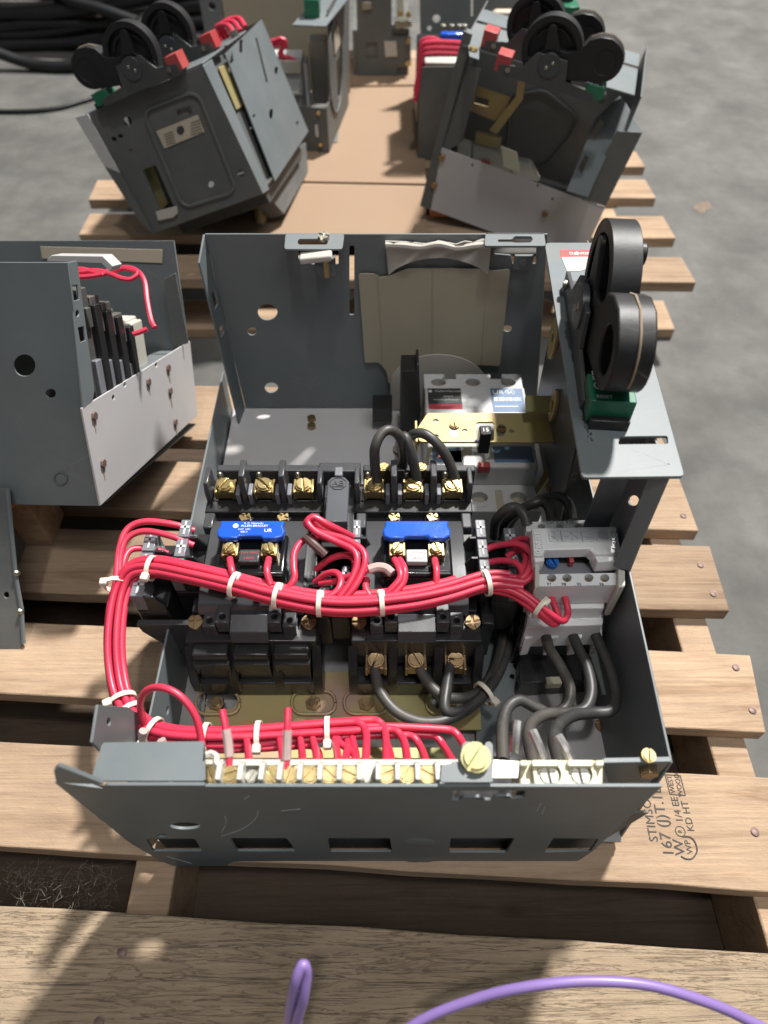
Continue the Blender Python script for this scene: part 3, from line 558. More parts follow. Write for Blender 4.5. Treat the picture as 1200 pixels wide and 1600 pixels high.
    for i, px in enumerate((-.0375, 0, .0375)):
        if wired: clamp(R, (X(px), .303, .0895), .0185, .017, .012, .3 + i, .0078, 'bronze', 'bronze')
        else:
            k = MB(); k.box(X(px - .0165), X(px + .0165), .2965, .3105, .06, .112); k.build('pocket_fill', M['black'], R, bevel=.002)
            k = MB(); k.plate([(X(px) + .0155 * math.cos(t), .308, .076 + .022 * math.sin(t)) for t in [i * math.pi / 8 for i in range(9)]] + [(X(px) - .017, .308, .10), (X(px) + .017, .308, .10)], (0, -.0145, 0)); k.build('pocket_arch', M['black'], R, bevel=.0006)
    return R
c1 = contactor(-.123, 'black contactor with printed blue suppressor and empty lower terminals, left of the embossed cover', False, True)
c2 = contactor(.030, 'black contactor with plain blue suppressor and black cables in its lower terminals', True, False)
aux(c1, -.197, -.172, .352, .420, .158, 3, 1); aux(c1, -.232, -.203, .336, .412, .150, 3, 1)
k = MB(); k.plate([(-.234, .3285, .112), (-.176, .3285, .112), (-.176, .3285, .05), (-.200, .3285, .036), (-.205, .3285, .05), (-.232, .3285, .098)], (0, .006, 0)); k.build('side_bracket', M['dkgrey'], c1, bevel=.0008)
aux(c1, -.072, -.050, .330, .366, .150, 2, -1)
aux(c2, -.030, -.012, .350, .420, .158, 3, 1)
aux(c2, -.052, -.032, .335, .378, .140, 2, -1)
aux(c2, .075, .098, .350, .420, .158, 3, -1) ; aux(c2, .101, .128, .345, .416, .150, 3, -1)
k = MB(); k.box(.092, .104, .328, .40, .05, .115); k.build('side_bracket', M['black'], c2, bevel=.001)
t = MB(); t.text('2', (-.0665, .361, .1512), (1, 0, 0), (0, 1, 0), .005, .0001); t.text('4', (-.0665, .336, .1512), (1, 0, 0), (0, 1, 0), .005, .0001); t.build('print', M['lines'], c1, smooth=0)
t = MB(); t.text('6', (-.036, .371, .1412), (0, -1, 0), (1, 0, 0), .005, .0001); t.build('print', M['lines'], c2, smooth=0)

# interlock with the embossed cover between the contactors
IL = thing('interlock', (-.0455, .44, .04), 'mechanical interlock with AB emblem on its shiny grey cover between the contactors', 'interlock')
k = MB(); k.box(-.062, -.030, .40, .487, .04, .138); k.build('interlock_body', M['black'], IL, bevel=.001)
a, b = atz(515, 752, .158), atz(549, 815, .158)
k = MB(); k.plate([(x, y, .138) for x, y in [(-.0575, .416), (-.0355, .416), (-.0355, .468), (-.040, .474), (-.053, .474), (-.0575, .468)]], (0, 0, .020)); cv = k.build('cover', mat('shiny_grey_cover', (.085, .09, .10), .22, var=.05), IL, bevel=.0013)
cc = V((-.0465, .4645, .1583)); hx = [cc + V((math.cos(t) * .0088, math.sin(t) * .0082, 0)) for t in [math.pi / 8 + i * math.pi / 4 for i in range(8)]]
k = MB()
for i in range(8): k.tube([hx[i], hx[(i + 1) % 8]], .0005, 5)
k.text('AB', cc + V((0, .0003, 0)), (1, 0, 0), (0, 1, 0), .0095, .0004); k.tube([cc + V((-.006, -.004, 0)), cc + V((.006, -.004, 0))], .0005, 4); em = k.build('emblem', M['ink'], cv, smooth=0); em['label'] = 'embossed AB in an octagon'
k = MB(); k.box(-.0505, -.0425, .474, .486, .138, .160); k.build('cover_tab', M['grey_cap'], IL, bevel=.001)
k = MB(); k.box(-.068, -.0245, .4865, .4995, .10, .152); k.build('link_bar', M['dkgrey'], IL, bevel=.0015)

# ------------------------------------------------------------------ circuit breaker
B = thing('circuit_breaker', (.11, .6, .016), 'grey moulded circuit breaker with black red and blue labels below the chromate bar', 'circuit breaker')
zt = .125
pa, pb, pc_, pd = atz(668, 606, zt), atz(832, 606, zt), atz(846, 738, zt), atz(664, 738, zt)
x0, x1, y0, y1 = .049, .170, .517, .648
k = MB(); k.box(x0, x1, y0, y1, .016, zt); body = k.build('breaker_case', M['ltgrey'], B, bevel=.003, seg=3)
k = MB(); hz = zt - .006; ys0, ys1 = y1 - .001, y1 + .030
k.plate([(x0, ys0, hz), (x1, ys0, hz), (x1, ys1, hz)] + [(x, y, hz) for c in (.139, .082) for x, y in ((c + .007, ys1), (c + .007, ys1 - .009), (c - .007, ys1 - .009), (c - .007, ys1))] + [(x0, ys1, hz)], (0, 0, -.08), [[(c + .009 * math.cos(t), ys0 + .016 + .007 * math.sin(t), hz) for t in [i * math.pi / 8 for i in range(16)]] for c in (.067, .1095, .153)])
k.build('line_terminal_cover', M['ltgrey'], B, bevel=.001)
k = MB(); lz = .096; yl0, yl1 = .478, .5165
k.plate([(.066, yl0, lz), (.173, yl0, lz), (.173, yl0 + .012, lz), (.168, yl1, lz), (.048, yl1, lz), (.048, yl0, lz)], (0, 0, -.075), [[(c + .0095 * math.cos(t), .4985 + .0075 * math.sin(t), lz) for t in [i * math.pi / 8 for i in range(16)]] for c in (.106, .150)])
lc = k.build('load_terminal_cover', M['ltgrey'], B, bevel=.001)
for c in (.084, .128): k = MB(); k.box(c - .004, c + .004, yl0 - .0006, yl0 + .03, lz - .05, lz + .0006); k.build('groove', M['kraft'], lc)
t = MB(); t.text('LOAD', (.1065, .4855, lz + .0002), (1, 0, 0), (0, 1, 0), .0068, .0003); t.build('embossed_text', M['ltgrey'], lc, smooth=0)
MB().screw((.1665, .484, lz), (0, 0, 1), .0036, .0022, .4, 'cross').build('cover_screw', M['brass'], lc)
for c in (.067, .1095, .153): k = MB(); k.cyl((c, ys0 + .016, hz - .03), (c, ys0 + .016, hz - .012), .007, 14); k.build('lug', M['bronze'], B)
for c in (.106, .150): k = MB(); k.cyl((c, .4985, lz - .03), (c, .4985, lz - .010), .0085, 14); k.build('lug', M['kraft'], lc)
def lab(mt, a, b, c, d, nm='label_panel'): k = MB(); k.box(a, b, c, d, zt, zt + .0004); return k.build(nm, M[mt], body, smooth=0)
lab('label_black', .0525, .0925, .617, .644); lab('label_red', .0525, .0925, .6085, .6165); lab('label_blue', .128, .1665, .604, .644)
lab('ltgrey', .098, .125, .594, .63, 'raised_panel')
t = MB(); t.text('Cutler-Hammer', (.077, .639, zt + .0005), (1, 0, 0), (0, 1, 0), .0048, .0001); t.text('Series C', (.077, .630, zt + .0005), (1, 0, 0), (0, 1, 0), .0034, .0001); t.text('Motor Circuit Protector', (.0735, .624, zt + .0005), (1, 0, 0), (0, 1, 0), .003, .0001); t.box(.0535, .0575, .637, .641, zt + .0004, zt + .0006); t.build('print', M['ltgrey'], body, smooth=0)
t = MB(); t.text('UR', (.137, .637, zt + .0005), (1, 0, 0), (0, 1, 0), .0105, .0001); t.text('SA', (.151, .637, zt + .0005), (1, 0, 0), (0, 1, 0), .0065, .0001); t.tube([(.151 + .0055 * math.cos(a), .637 + .0048 * math.sin(a), zt + .0005) for a in [i * .4 for i in range(17)]], .0004, 4)
for i in range(16): xx = .137 + i * .0017; t.box(xx, xx + random.choice((.0005, .0009)), .622, .628, zt + .0004, zt + .0006)
t.box(.131, .1355, .622, .628, zt + .0004, zt + .0006); t.box(.131, .158, .612, .613, zt + .0004, zt + .0006); t.build('print', M['lines'], body, smooth=0)
lab('label_blue', .054, .086, .5235, .545); lab('label_blue', .122, .166, .5235, .548); lab('lines', .070, .086, .524, .541)
k = MB(); k.box(.103, .116, .5135, .5215, zt - .006, zt + .004); k.build('trip_tab', M['redp'], B, bevel=.0008)
k = MB(); k.cyl((.063, .532, zt), (.063, .532, zt + .0012), .0032, 14); k.build('trip_button', M['redp'], B)
# chromate operating bar bridging the breaker
zb = .160
G = thing('operator_bar', (.11, .55, .02), 'yellow chromate steel bar bridging the circuit breaker with the toggle through its window', 'bracket')
outer = [atz(x, y, zb) for x, y in rpoly([(668, 645), (896, 645), (897, 691), (655, 690), (650, 672), (658, 660)], 5)]
hs = [rrect(744, 659, 772, 689, 4), ell(681, 657.5, 4.5, 3), ell(681, 681.5, 4.5, 3), ell(726, 673, 4.2, 3), ell(800, 673, 4.2, 3), rrect(702, 659, 717, 682, 5), rrect(776, 664, 790, 681, 6)]
m = MB(); m.plate(outer, (0, 0, -.0025), [[atz(x, y, zb) for x, y in h] for h in hs]); gb = m.build('bar', M['zinc_yellow'], G, bevel=.0006)
for x, y, an in ((709.5, 667, .9), (783, 672, 2.3)): MB().screw(atz(x, y, zb - .001), (0, 0, 1), .0052, .0045, an).build('bar_screw', M['bronze'], gb)
a = atz(653, 690, zb); m = MB(); m.plate([a, a + V((0, .032, 0)), a + V((0, .032, -.13)), a + V((0, .004, -.13))], (-.0025, 0, 0)); m.build('left_leg', M['zinc_yellow'], G, bevel=.0005)
a = atz(896, 691, zb); m = MB(); m.plate([a, a + V((0, .032, 0)), a + V((-.012, .032, -.13)), a + V((-.03, .01, -.13))], (.0025, 0, 0)); m.build('right_leg', M['zinc_yellow'], G, bevel=.0005)
a = V((.15, .585, .20)); m = MB(); m.plate([atz(x, y, .18) for x, y in rpoly([(820, 618), (891, 618), (895, 641), (822, 643)], 4)], (0, 0, -.0025)); q = atz(893, 629, .18); m.box(q.x - .002, q.x + .0005, q.y - .012, q.y + .012, .04, .18); m.build('upper_tab', M['zinc_yellow'], G, bevel=.0006)
k = MB(); p = atz(758, 676, zb + .012); k.obox((p.x, p.y, zb + .001), (1, 0, 0), (0, 1, 0), (0, 0, 1), .0125, .013, .030); tg = k.build('breaker_toggle', M['black'], B, bevel=.0014)
t = MB(); t.text('15', (p.x, p.y, zb + .0161), (1, 0, 0), (0, 1, 0), .0075, .0001); t.build('print', M['lines'], tg, smooth=0)
# black trip rod housing left of the breaker
m = MB(); pr = [aty(x, y, .63) for x, y in ((627, 580), (650, 580), (651, 571), (655, 571), (657, 640), (655, 700), (624, 700), (626, 600))]; m.plate(pr, (0, .03, 0)); m2 = m.build('auxiliary_housing', M['black'], loc=(.04, .63, .02), bevel=.0015); tag(m2, 'tall black plastic housing standing beside the circuit breaker', 'switch housing')
k = MB(); p = aty(598, 641, .66); k.box(p.x - .013, p.x + .012, .655, .68, p.z - .016, p.z + .008); k.build('side_lug', M['black'], m2)
for (x, y) in ((600, 732), (658, 732)):
    k = MB(); p = atz(x, y, .150); k.cyl(p - V((0, 0, .03)), p, .0055, 12); k.screw(p, (0, 0, 1), .0056, .004, .2); k.build('bus_screw', M['brass'], c2)

# ------------------------------------------------------------------ overload relay
O = thing('overload_relay', (.172, .35, .03), 'light grey overload relay with RESET cover blue dials and terminal row', 'overload relay')
zc = .19
def Z(px, z): return [atz(x, y, z) for x, y in px]
k = MB(); k.plate(Z([(832, 905), (968, 903), (962, 830), (838, 830)], .162), (0, 0, -.06)); ob = k.build('relay_case', M['relay'], O, bevel=.0015)
k = MB(); k.plate(Z([(831, 824), (962, 822), (970, 864), (930, 866), (920, 857), (850, 859), (850, 868), (834, 868)], zc), (0, 0, -.014)); rc = k.build('reset_cover', M['relay'], O, bevel=.0014)
for lp in ([(834, 868), (850, 868), (851, 876), (836, 878)], [(926, 862), (930, 866), (970, 864), (972, 876), (934, 878)]): k = MB(); k.plate(Z(lp, zc - .004), (0, 0, -.016)); k.build('cover_lip', M['relay'], rc, bevel=.0008)
t = MB(); a = atz(899, 839, zc); t.text('RESET', a + V((0, 0, .0003)), (1, 0, 0), (0, 1, 0), .019, .0012); a = atz(842, 849, zc); t.text('RESET', a + V((0, 0, .0003)), (.05, 1, 0), (-1, .05, 0), .0095, .001); a = atz(959, 843, zc); t.text('RESET', a + V((0, 0, .0003)), (-.05, -1, 0), (1, -.05, 0), .0095, .001)
e = t.build('embossed_text', M['relay'], rc, smooth=0); e['label'] = 'raised RESET lettering'
k = MB(); k.plate(Z([(836, 880), (968, 877), (970, 902), (836, 905)], .166), (0, 0, -.004)); dp = k.build('dial_panel', M['grey_cap'], O, bevel=.0006)
k = MB(); k.plate(Z([(850, 862), (925, 860), (925, 879), (850, 880)], .1665), (0, 0, -.003)); k.build('dark_window', M['label_black'], dp)
for x, y in ((862, 881), (943, 880)):
    p = atz(x, y, .167); MB().screw(p, (0, 0, 1), .0058, .006, 1.2 if x < 900 else .2).build('dial', M['knob'], O)
k = MB(); p = atz(890, 880, .167); k.box(p.x - .002, p.x + .002, p.y - .004, p.y + .004, .167, .175); k.build('trip_flag', M['redp'], O, bevel=.0005)
q = Z([(842, 897), (962, 895), (966, 914), (842, 916)], .172)
k = MB(); hs = [Z(ell(x, 903, 7.2, 6.2), .172) for x in (862, 886, 920, 945)]; k.plate(q, (0, 0, -.03), hs); tr = k.build('terminal_row', M['relay'], O, bevel=.0006)
for x in (862, 886, 920, 945): k = MB(); p = atz(x, 903, .164); k.cyl(p, p - V((0, 0, .01)), .0046, 14); k.build('terminal_screw', M['bronze'], tr)
t = MB()
for x, s in ((858, '97'), (881, '98'), (905, '95'), (940, '96')): t.text(s, atz(x, 913, .1723), (1, 0, 0), (0, 1, 0), .0042, .0001)
t.build('print', M['ink'], tr, smooth=0)
for x0_, x1_ in ((836, 843), (966, 977)):
    k = MB(); k.plate(Z([(x0_, 876), (x1_, 876), (x1_, 916), (x0_, 918)], .180), (0, 0, -.05)); k.build('side_cheek', M['ivory'], O, bevel=.0015)
k = MB(); k.plate(Z([(836, 918), (965, 916), (960, 922), (838, 925)], .150), (0, 0, -.01)); k.build('black_seam', M['black'], O)
k = MB(); k.plate(Z([(840, 922), (948, 920), (944, 950), (836, 952)], .140), (0, 0, -.05)); k.build('lower_case', M['relay'], O, bevel=.0012)
q = Z([(826, 948), (945, 946), (942, 976), (822, 980)], .122)
k = MB(); k.plate(q, (0, 0, -.04), [Z(ell(x, 957, 8.5, 7), .122) for x in (846, 886, 924)]); lt = k.build('load_row', M['relay'], O, bevel=.0012)
for x in (846, 886, 924): k = MB(); p = atz(x, 957, .112); k.cyl(p, p - V((0, 0, .01)), .006, 14); k.build('terminal_screw', M['dark_metal'], lt)
k = MB()
for xa, xb in ((820, 834), (858, 873), (897, 910), (934, 941)): k.plate(Z([(xa, 976), (xb, 976), (xb, 996), (xa, 998)], .104), (0, 0, -.035))
k.plate(Z([(822, 970), (941, 968), (941, 984), (822, 986)], .106), (0, 0, -.03)); k.build('outlet_fingers', M['relay'], O, bevel=.0009)
k = MB(); k.plate(Z([(822, 815), (928, 812), (930, 828), (822, 830)], .165), (0, 0, -.05), [Z(ell(x, 822, 6, 4), .165) for x in (846, 875, 905)]); k.build('line_row', M['relay'], O, bevel=.0008)
t = MB(); t.text('1 L1  3 L2  5 L3', atz(875, 816, .1653), (1, 0, 0), (0, 1, 0), .004, .0001); t.build('print', M['ink'], O, smooth=0)
k = MB(); k.plate(Z([(808, 1000), (926, 996), (924, 1062), (812, 1068)], .048), (0, 0, -.03)); k.plate(Z([(822, 850), (960, 850), (945, 985), (812, 985)], .10), (0, 0, -.07)); k.build('relay_base', M['black'], O, bevel=.0012)
k = MB(); k.plate(Z([(853, 1058), (880, 1057), (878, 1068), (855, 1069)], .05), (0, 0, -.01)); k.build('clip', M['cream'], O)

# ------------------------------------------------------------------ terminal blocks behind the front plate
TB = thing('terminal_block', (-.05, .175, .15), 'ivory terminal strip with gold screws behind the front plate', 'terminal strip')
zt2 = ZF - .004
def slab(x0, x1, ya, yb, z, h, mt, nm, par, bev=.0006):
    k = MB(); k.plate(Z([(x0, ya), (x1, ya), (x1, yb), (x0, yb)], z), (0, 0, -h)); return k.build(nm, M[mt], par, bevel=bev)
slab(320, 716, 1186, 1226, zt2 - .014, .035, 'ivory', 'strip_body', TB)
for a, b in ((340, 410), (412, 566), (588, 712)): slab(a, b, 1186, 1196, zt2 - .006, .010, 'ivory', 'back_ledge', TB)
fins = [344, 377, 410, 438, 469, 500, 530, 561, 590, 620, 651, 682, 711]
for x in fins:
    k = MB(); a, b = atz(x - 3.5, 1184, zt2 + .003), atz(x + 3.5, 1220, zt2 + .003)
    k.plate([(a.x, a.y - .001, zt2 - .03), (a.x, a.y, zt2 - .004), (a.x, a.y - .004, zt2 + .004), (a.x, b.y, zt2 + .0055), (a.x, b.y, zt2 - .03)], (.0038, 0, 0)); k.build('fin', M['ivory'], TB, bevel=.0008)
sx = [333, 361, 424, 455, 485, 515, 546, 604, 636, 668]
for i, x in enumerate(sx):
    p = atz(x, 1211, zt2 - .012); k = MB(); k.box(p.x - .0075, p.x + .0075, p.y - .008, p.y + .008, zt2 - .018, zt2 - .0125); pl = k.build('contact_plate', M['brass'], TB, bevel=.0006)
    MB().screw(p, (0, -.15, 1), .0066, .0065, random.uniform(0, 3)).build('screw', M['brass'], pl, bevel=.0003)
for x in (395, 576): MB().screw(atz(x, 1215, zt2 - .012), (0, 0, 1), .0045, .004, .3).build('mount_screw', M['zinc'], TB)
k = MB(); k.tube(spline([atz(x, y, zt2 + .002) for x, y in ((322, 1180), (330, 1177), (338, 1182), (338, 1192), (345, 1198))]), .0024, 6); k.build('end_clip', M['ivory'], TB)
PB = thing('power_block', (.17, .175, .15), 'cream power terminal block with bare tinned wire ends beside the centre tab', 'terminal block')
slab(812, 942, 1188, 1226, zt2 - .010, .04, 'cream', 'block_body', PB, .001)
for x0_, x1_ in ((812, 826), (830, 874), (886, 928), (930, 944)): slab(x0_, x1_, 1187, 1197, zt2, .02, 'cream', 'block_ridge', PB, .0012)
for x in (858, 907):
    k = MB(); c = atz(x, 1208, zt2 - .004); k.plate([c + V((.011 * sx_, .009 * sy_, 0)) for sx_, sy_ in ((-1, -1), (1, -1), (1, 1), (-1, 1))], (0, 0, -.008), [[c + V((.0082 * math.cos(t), .0075 * math.sin(t), 0)) for t in [i * math.pi / 8 for i in range(16)]]]); k.build('screw_well', M['cream'], PB, bevel=.0006)
    MB().screw(c - V((0, 0, .007)), (0, -.1, 1), .0072, .0055, .9).build('screw', M['zinc'], PB)
# ------------------------------------------------------------------ flange mounted operating handles
def handle(name, O, Uv, Vn, W, label, s=1., group=None, blocks=True):
    O, Uv, Vn, W = V(O), V(Uv).normalized(), V(Vn).normalized(), V(W).normalized()
    R = thing(name, O, label, 'handle', group)
    def P(u, v, w_): return O + Uv * u * s + Vn * v * s + W * w_ * s
    def pr(poly, w0, w1, hl=()): k = MB(); k.plate([P(u, v, w0) for u, v in poly], W * (w1 - w0) * s, [[P(u, v, w0) for u, v in h] for h in hl]); return k
    def bx(u0, u1, v0, v1, w0, w1): return pr([(u0, v0), (u1, v0), (u1, v1), (u0, v1)], w0, w1)
    pr([(-.085, 0), (.09, 0), (.09, .012), (.036, .018), (.028, .050), (-.026, .050), (-.045, .022), (-.085, .016)], .0165, .0205).build('mount_bracket', M['dark_metal'], R, bevel=.0008 * s)
    bx(-.085, .078, 0, .006, -.014, .019).build('base_plate', M['dark_metal'], R, bevel=.0008 * s)
    bx(-.045, .045, .006, .034, -.012, .012).build('base_block', M['handle'], R, bevel=.002 * s)
    MB().screw(P(-.068, .012, .021), W, .0045 * s, .003 * s, .3).build('bracket_screw', M['zinc'], R)
    cx, cy = -.004, .055; A0, A1 = math.radians(-42), math.radians(222); RO, RI, NA = .052, .0415, 34
    ring = [(cx + RO * math.cos(A0 + (A1 - A0) * i / NA), cy + RO * math.sin(A0 + (A1 - A0) * i / NA)) for i in range(NA + 1)] + [(cx + RI * math.cos(A1 + (A0 - A1) * i / NA), cy + RI * math.sin(A1 + (A0 - A1) * i / NA)) for i in range(NA + 1)]
    arch = pr(ring, -.0125, .0105).build('arch_rim', M['handle'], R, bevel=.0035 * s, seg=3)
    pr([(cx + .043 * math.cos(i * math.pi / 16), cy + .043 * math.sin(i * math.pi / 16)) for i in range(32)], -.005, .001).build('arch_web', M['handle'], arch)
    inner = [(cx + r_ * math.cos(t), cy + r_ * math.sin(t)) for r_, rng in ((.034, range(15)), (.030, range(14, -1, -1))) for t in [math.radians(25 + 130 * i / 14) for i in rng]]
    pr(inner, -.003, .006).build('arch_rib', M['handle'], arch, bevel=.001 * s)
    hub, lobe, rh, rl = (0, .036), (.086, .062), .025, .033
    lev = [(hub[0] + rh * math.cos(t), hub[1] + rh * math.sin(t)) for t in [math.radians(100 + 165 * i / 8) for i in range(9)]]
    lev += [(lobe[0] + rl * math.cos(t), lobe[1] + rl * math.sin(t)) for t in [math.radians(-75 + 135 * i / 9) for i in range(10)]]
    lev += [(.088, .0965), (.068, .0945), (.052, .086), (.042, .068), (.022, .060)]
    hl = [[(lobe[0] + .003 + .018 * math.cos(t), lobe[1] - .001 + .0195 * math.sin(t)) for t in [i * math.pi / 9 for i in range(18)]]]
    lv = pr(lev, -.0135, .0145, hl).build('lever', M['handle'], R, bevel=.0035 * s, seg=3)
    pr([(lobe[0] + .003 + .0185 * math.cos(t), lobe[1] - .001 + .020 * math.sin(t)) for t in [i * math.pi / 9 for i in range(18)]], *((-.004, 0) if s == 1 else (.008, .0135))).build('lever_web', M['handle'], lv)
    seam = [(.054, .0872), (.068, .0952), (.088, .0972)] + [(lobe[0] + (rl + .0006) * math.cos(t), lobe[1] + (rl + .0006) * math.sin(t)) for t in [math.radians(58 - 16 * i) for i in range(6)]]
    k = MB(); k.tube([P(u, v, -.0015) for u, v in seam], .0009 * s, 5); k.build('seam', M['rustdust'], lv)
    fing = [(-.014, .036), (-.020, .082)] + [(-.013 + .0075 * math.cos(t), .086 + .0075 * math.sin(t)) for t in [math.radians(160 - 160 * i / 6) for i in range(7)]] + [(.016, .05), (.014, .036)]
    pr(fing, .004, .0145).build('cam_finger', M['handle'], R, bevel=.002 * s)
    hb = MB(); hb.cyl(P(.0, .036, .0155), P(.0, .036, .0225), .0195 * s, 22); hd = hb.build('hub_disc', M['dkgrey'], R, bevel=.0008 * s)
    for a in (-.0045, .0045): MB().dome(P(a, .036 + a, .0225), W, .0032 * s, .0018 * s, 12, 3).build('rivet', M['zinc'], hd)
    hb = MB(); hb.cyl(P(cx, cy + .030, -.0145), P(cx, cy + .030, -.0215), .009 * s, 16); hb.build('side_pin', M['handle'], R, bevel=.001 * s)
    if blocks:
        g = bx(.074, .106, 0.004, .0255, -.0165, .0185).build('green_block', M['green'], R, bevel=.0008 * s)
        t = MB(); xd, yd = -W, -Uv
        t.text('OFF', P(.082, .0257, .010), -Uv, W, .013 * s, .0001); t.text('RESET', P(.101, .0257, .008), -W, -Uv, .0048 * s, .0001)
        t.tube([P(.088 + .0055 * math.cos(a), .0257, -.009 + .0055 * math.sin(a)) for a in [i * .4 for i in range(17)]], .0005 * s, 4); t.build('print', M['lines'], g, smooth=0)
        bx(.102, .112, 0, .010, -.015, .016).build('block_foot', M['black'], R, bevel=.0008 * s)
        if s < 1: rb = bx(-.092, -.066, .004, .031, -.0165, .0185).build('red_block', M['redp'], R, bevel=.0008 * s)
    return R
zp = .300
m = MB(); P4 = lambda px, z=zp: [atz(x, y, z) for x, y in px]
m.plate(P4(rpoly([(851, 379), (969, 379), (1070, 744), (909, 746)], 8)), (0, 0, -.0028), [P4(rpoly([(969, 682), (1043, 681), (1044, 693), (966, 694)], 3)), P4(ell(1066, 706, 5, 4)) if False else P4(ell(1045, 725, 0.5, .5))])
op = m.build('operator_plate', M['paint'], U, bevel=.0008)
k = MB(); k.plate(P4([(875, 391), (938, 391), (940, 401), (877, 402)], zp + .0001), (0, 0, .0003)); k.build('warning_band', M['redp'], op)
k = MB(); k.plate(P4([(877, 402), (940, 401), (940, 414), (905, 424), (886, 424)], zp + .0001), (0, 0, .0003)); wl = k.build('warning_label', M['paper'], op)
k = MB(); k.text('DANGER', atz(908, 396, zp + .0005), (1, 0, 0), (0, 1, 0), .006, .0001); k.plate(P4([(897, 398), (905, 398), (901, 393)], zp + .0004), (0, 0, .0002)); k.build('print', M['lines'], op, smooth=0)
rnd = random.Random(11)
k = MB()
for i in range(26):
    t = i / 25; x, y = 912 + 10 * t + rnd.uniform(-4, 4), 645 + 45 * t
    q = atz(x, y, zp + .0001); k.cyl(q, q + V((0, 0, .0002)), rnd.uniform(.0004, .0012), 5)
for i in range(40):
    q = atz(903 + rnd.gauss(0, 6), 553 + rnd.gauss(0, 4), zp + .0001); k.cyl(q, q + V((0, 0, .0002)), rnd.uniform(.0005, .0016), 5)
k.build('chipped_paint', M['dark_metal'], op)
H = handle('operating_handle', (.1875, .510, zp), (-.078, -.997, 0), (0, 0, 1), (-.997, .078, 0), 'black rotary operating handle with green OFF block on the open unit', 1.)
# linkage plate under the operator plate
lk = thing('linkage', (.18, .5, .13), 'dark steel linkage with small chromate cams under the edge of the operator plate', 'linkage')
m = MB(); m.plate([(.180, .44, .12), (.180, .62, .12), (.180, .63, .285), (.180, .47, .285)], (.0025, 0, 0)); m.build('linkage_plate', M['dark_metal'], lk, bevel=.0005)
for y_, z_, r_ in ((.60, .235, .014), (.545, .19, .011)):
    m = MB(); m.plate([(.176, y_ + r_ * math.cos(t), z_ + 1.9 * r_ * math.sin(t)) for t in [i * math.pi / 8 for i in range(16)]], (.004, 0, 0), [[(.176, y_ + .005 * math.cos(t), z_ + .006 * math.sin(t)) for t in [i * math.pi / 5 for i in range(10)]]]); m.build('cam', M['zinc_yellow'], lk, bevel=.0006)
m = MB(); hx_ = [(.1625 + .0024 * math.cos(i * 1.05), .395 + .0024 * math.sin(i * 1.05), .24 + i * .0007) for i in range(60)]; m.tube(hx_, .0005, 5); tag(m.build('return_spring', M['dark_metal'], loc=(.1625, .395, .2)), 'small coiled return spring hanging under the operator plate', 'spring')

# ------------------------------------------------------------------ wiring
def W3(px): return [atz(x, y, z) for x, y, z in px]
RR = .0032
RG = 'red control wires of the open unit'
def red(px, label, r=RR, m_='red', ends=None, grp=RG):
    P = spline(W3(px)); k = MB(); k.tube(P, r, 9); o = k.build('red_wire', M[m_], loc=P[0], smooth=60); tag(o, label, 'wire', grp); return o, P
# harness
hc = [(815, 912, .168), (765, 908, .170), (700, 926, .168), (640, 938, .166), (560, 946, .164), (500, 944, .164), (430, 931, .165), (365, 914, .166), (300, 899, .166), (240, 888, .160), (206, 896, .152), (188, 930, .142), (180, 985, .132), (181, 1040, .122), (192, 1092, .118), (220, 1130, .122), (265, 1147, .128), (330, 1151, .132), (400, 1149, .132), (500, 1142, .132), (600, 1137, .132), (690, 1140, .130)]
C = spline(W3(hc), 7)
tang = [(C[min(i + 1, len(C) - 1)] - C[max(i - 1, 0)]).normalized() for i in range(len(C))]
fa = []; a = (_u - tang[0] * _u.dot(tang[0])).normalized()
for t in tang: a = (a - t * a.dot(t)).normalized(); fa.append((a, t.cross(a)))
offs = [(0, 0), (2.05, .2), (-2.05, -.1), (1.1, 1.8), (-1.0, 1.75), (1.0, -1.8), (-1.05, -1.75), (2.9, 1.5)]
for j, (oa, ob) in enumerate(offs):
    ph = random.uniform(0, 6)
    P = [C[i] + fa[i][0] * RR * (oa * .95 + .22 * math.sin(i * .11 + ph)) + fa[i][1] * RR * (ob + .25 * math.sin(i * .09 + ph * 2)) for i in range(len(C))]
    lo = random.choice((0, 3, 6)) if j < 7 else 12; hi = len(P) - (0, 5, 9, 2, 13, 7, 11, 16, 19)[j]
    P = P[lo:hi]
    e = P[-1]; d = (P[-1] - P[-4]).normalized()
    P = P[:-1] + spline([P[-2], e, e + d * .010 + V((0, -.002, .001)), e + d * .016 + V((0, -.014, .008)), V((e.x + d.x * .017, .170, ZF - .026))], 5)[5:]
    k = MB(); k.tube(P, RR, 9); tag(k.build('red_wire', M['red'], loc=P[0], smooth=60), 'red wire in the tied harness crossing the contactors and looping round to the strip', 'wire', 'red harness wires')
# loops at the right contact blocks
red([(752, 862, .150), (778, 852, .156), (812, 851, .168), (834, 870, .172), (835, 896, .170), (815, 912, .168)], 'red wire leaving the right contact block in the widest loop beside the relay')
red([(752, 882, .150), (780, 876, .156), (806, 880, .164), (816, 898, .166), (800, 912, .167), (770, 916, .168)], 'red wire leaving the right contact block in the smallest loop beside the relay')
red([(790, 853, .150), (815, 842, .158), (832, 852, .168), (826, 890, .170), (805, 908, .168), (768, 908, .170)], 'red wire rising highest from the outer right contact block')
red([(792, 870, .148), (812, 858, .156), (822, 872, .164), (815, 898, .166)], 'red wire short stub from the outer right contact block')
red([(765, 918, .168), (795, 922, .168), (825, 938, .165), (848, 960, .158), (866, 972, .150), (872, 962, .15), (866, 945, .152), (861, 934, .152)], 'red wire hooking up into the first relay terminal')
red([(765, 912, .170), (800, 917, .170), (832, 936, .166), (858, 958, .16), (878, 970, .152), (887, 960, .15), (885, 943, .152), (882, 932, .152)], 'red wire hooking up into the second relay terminal')
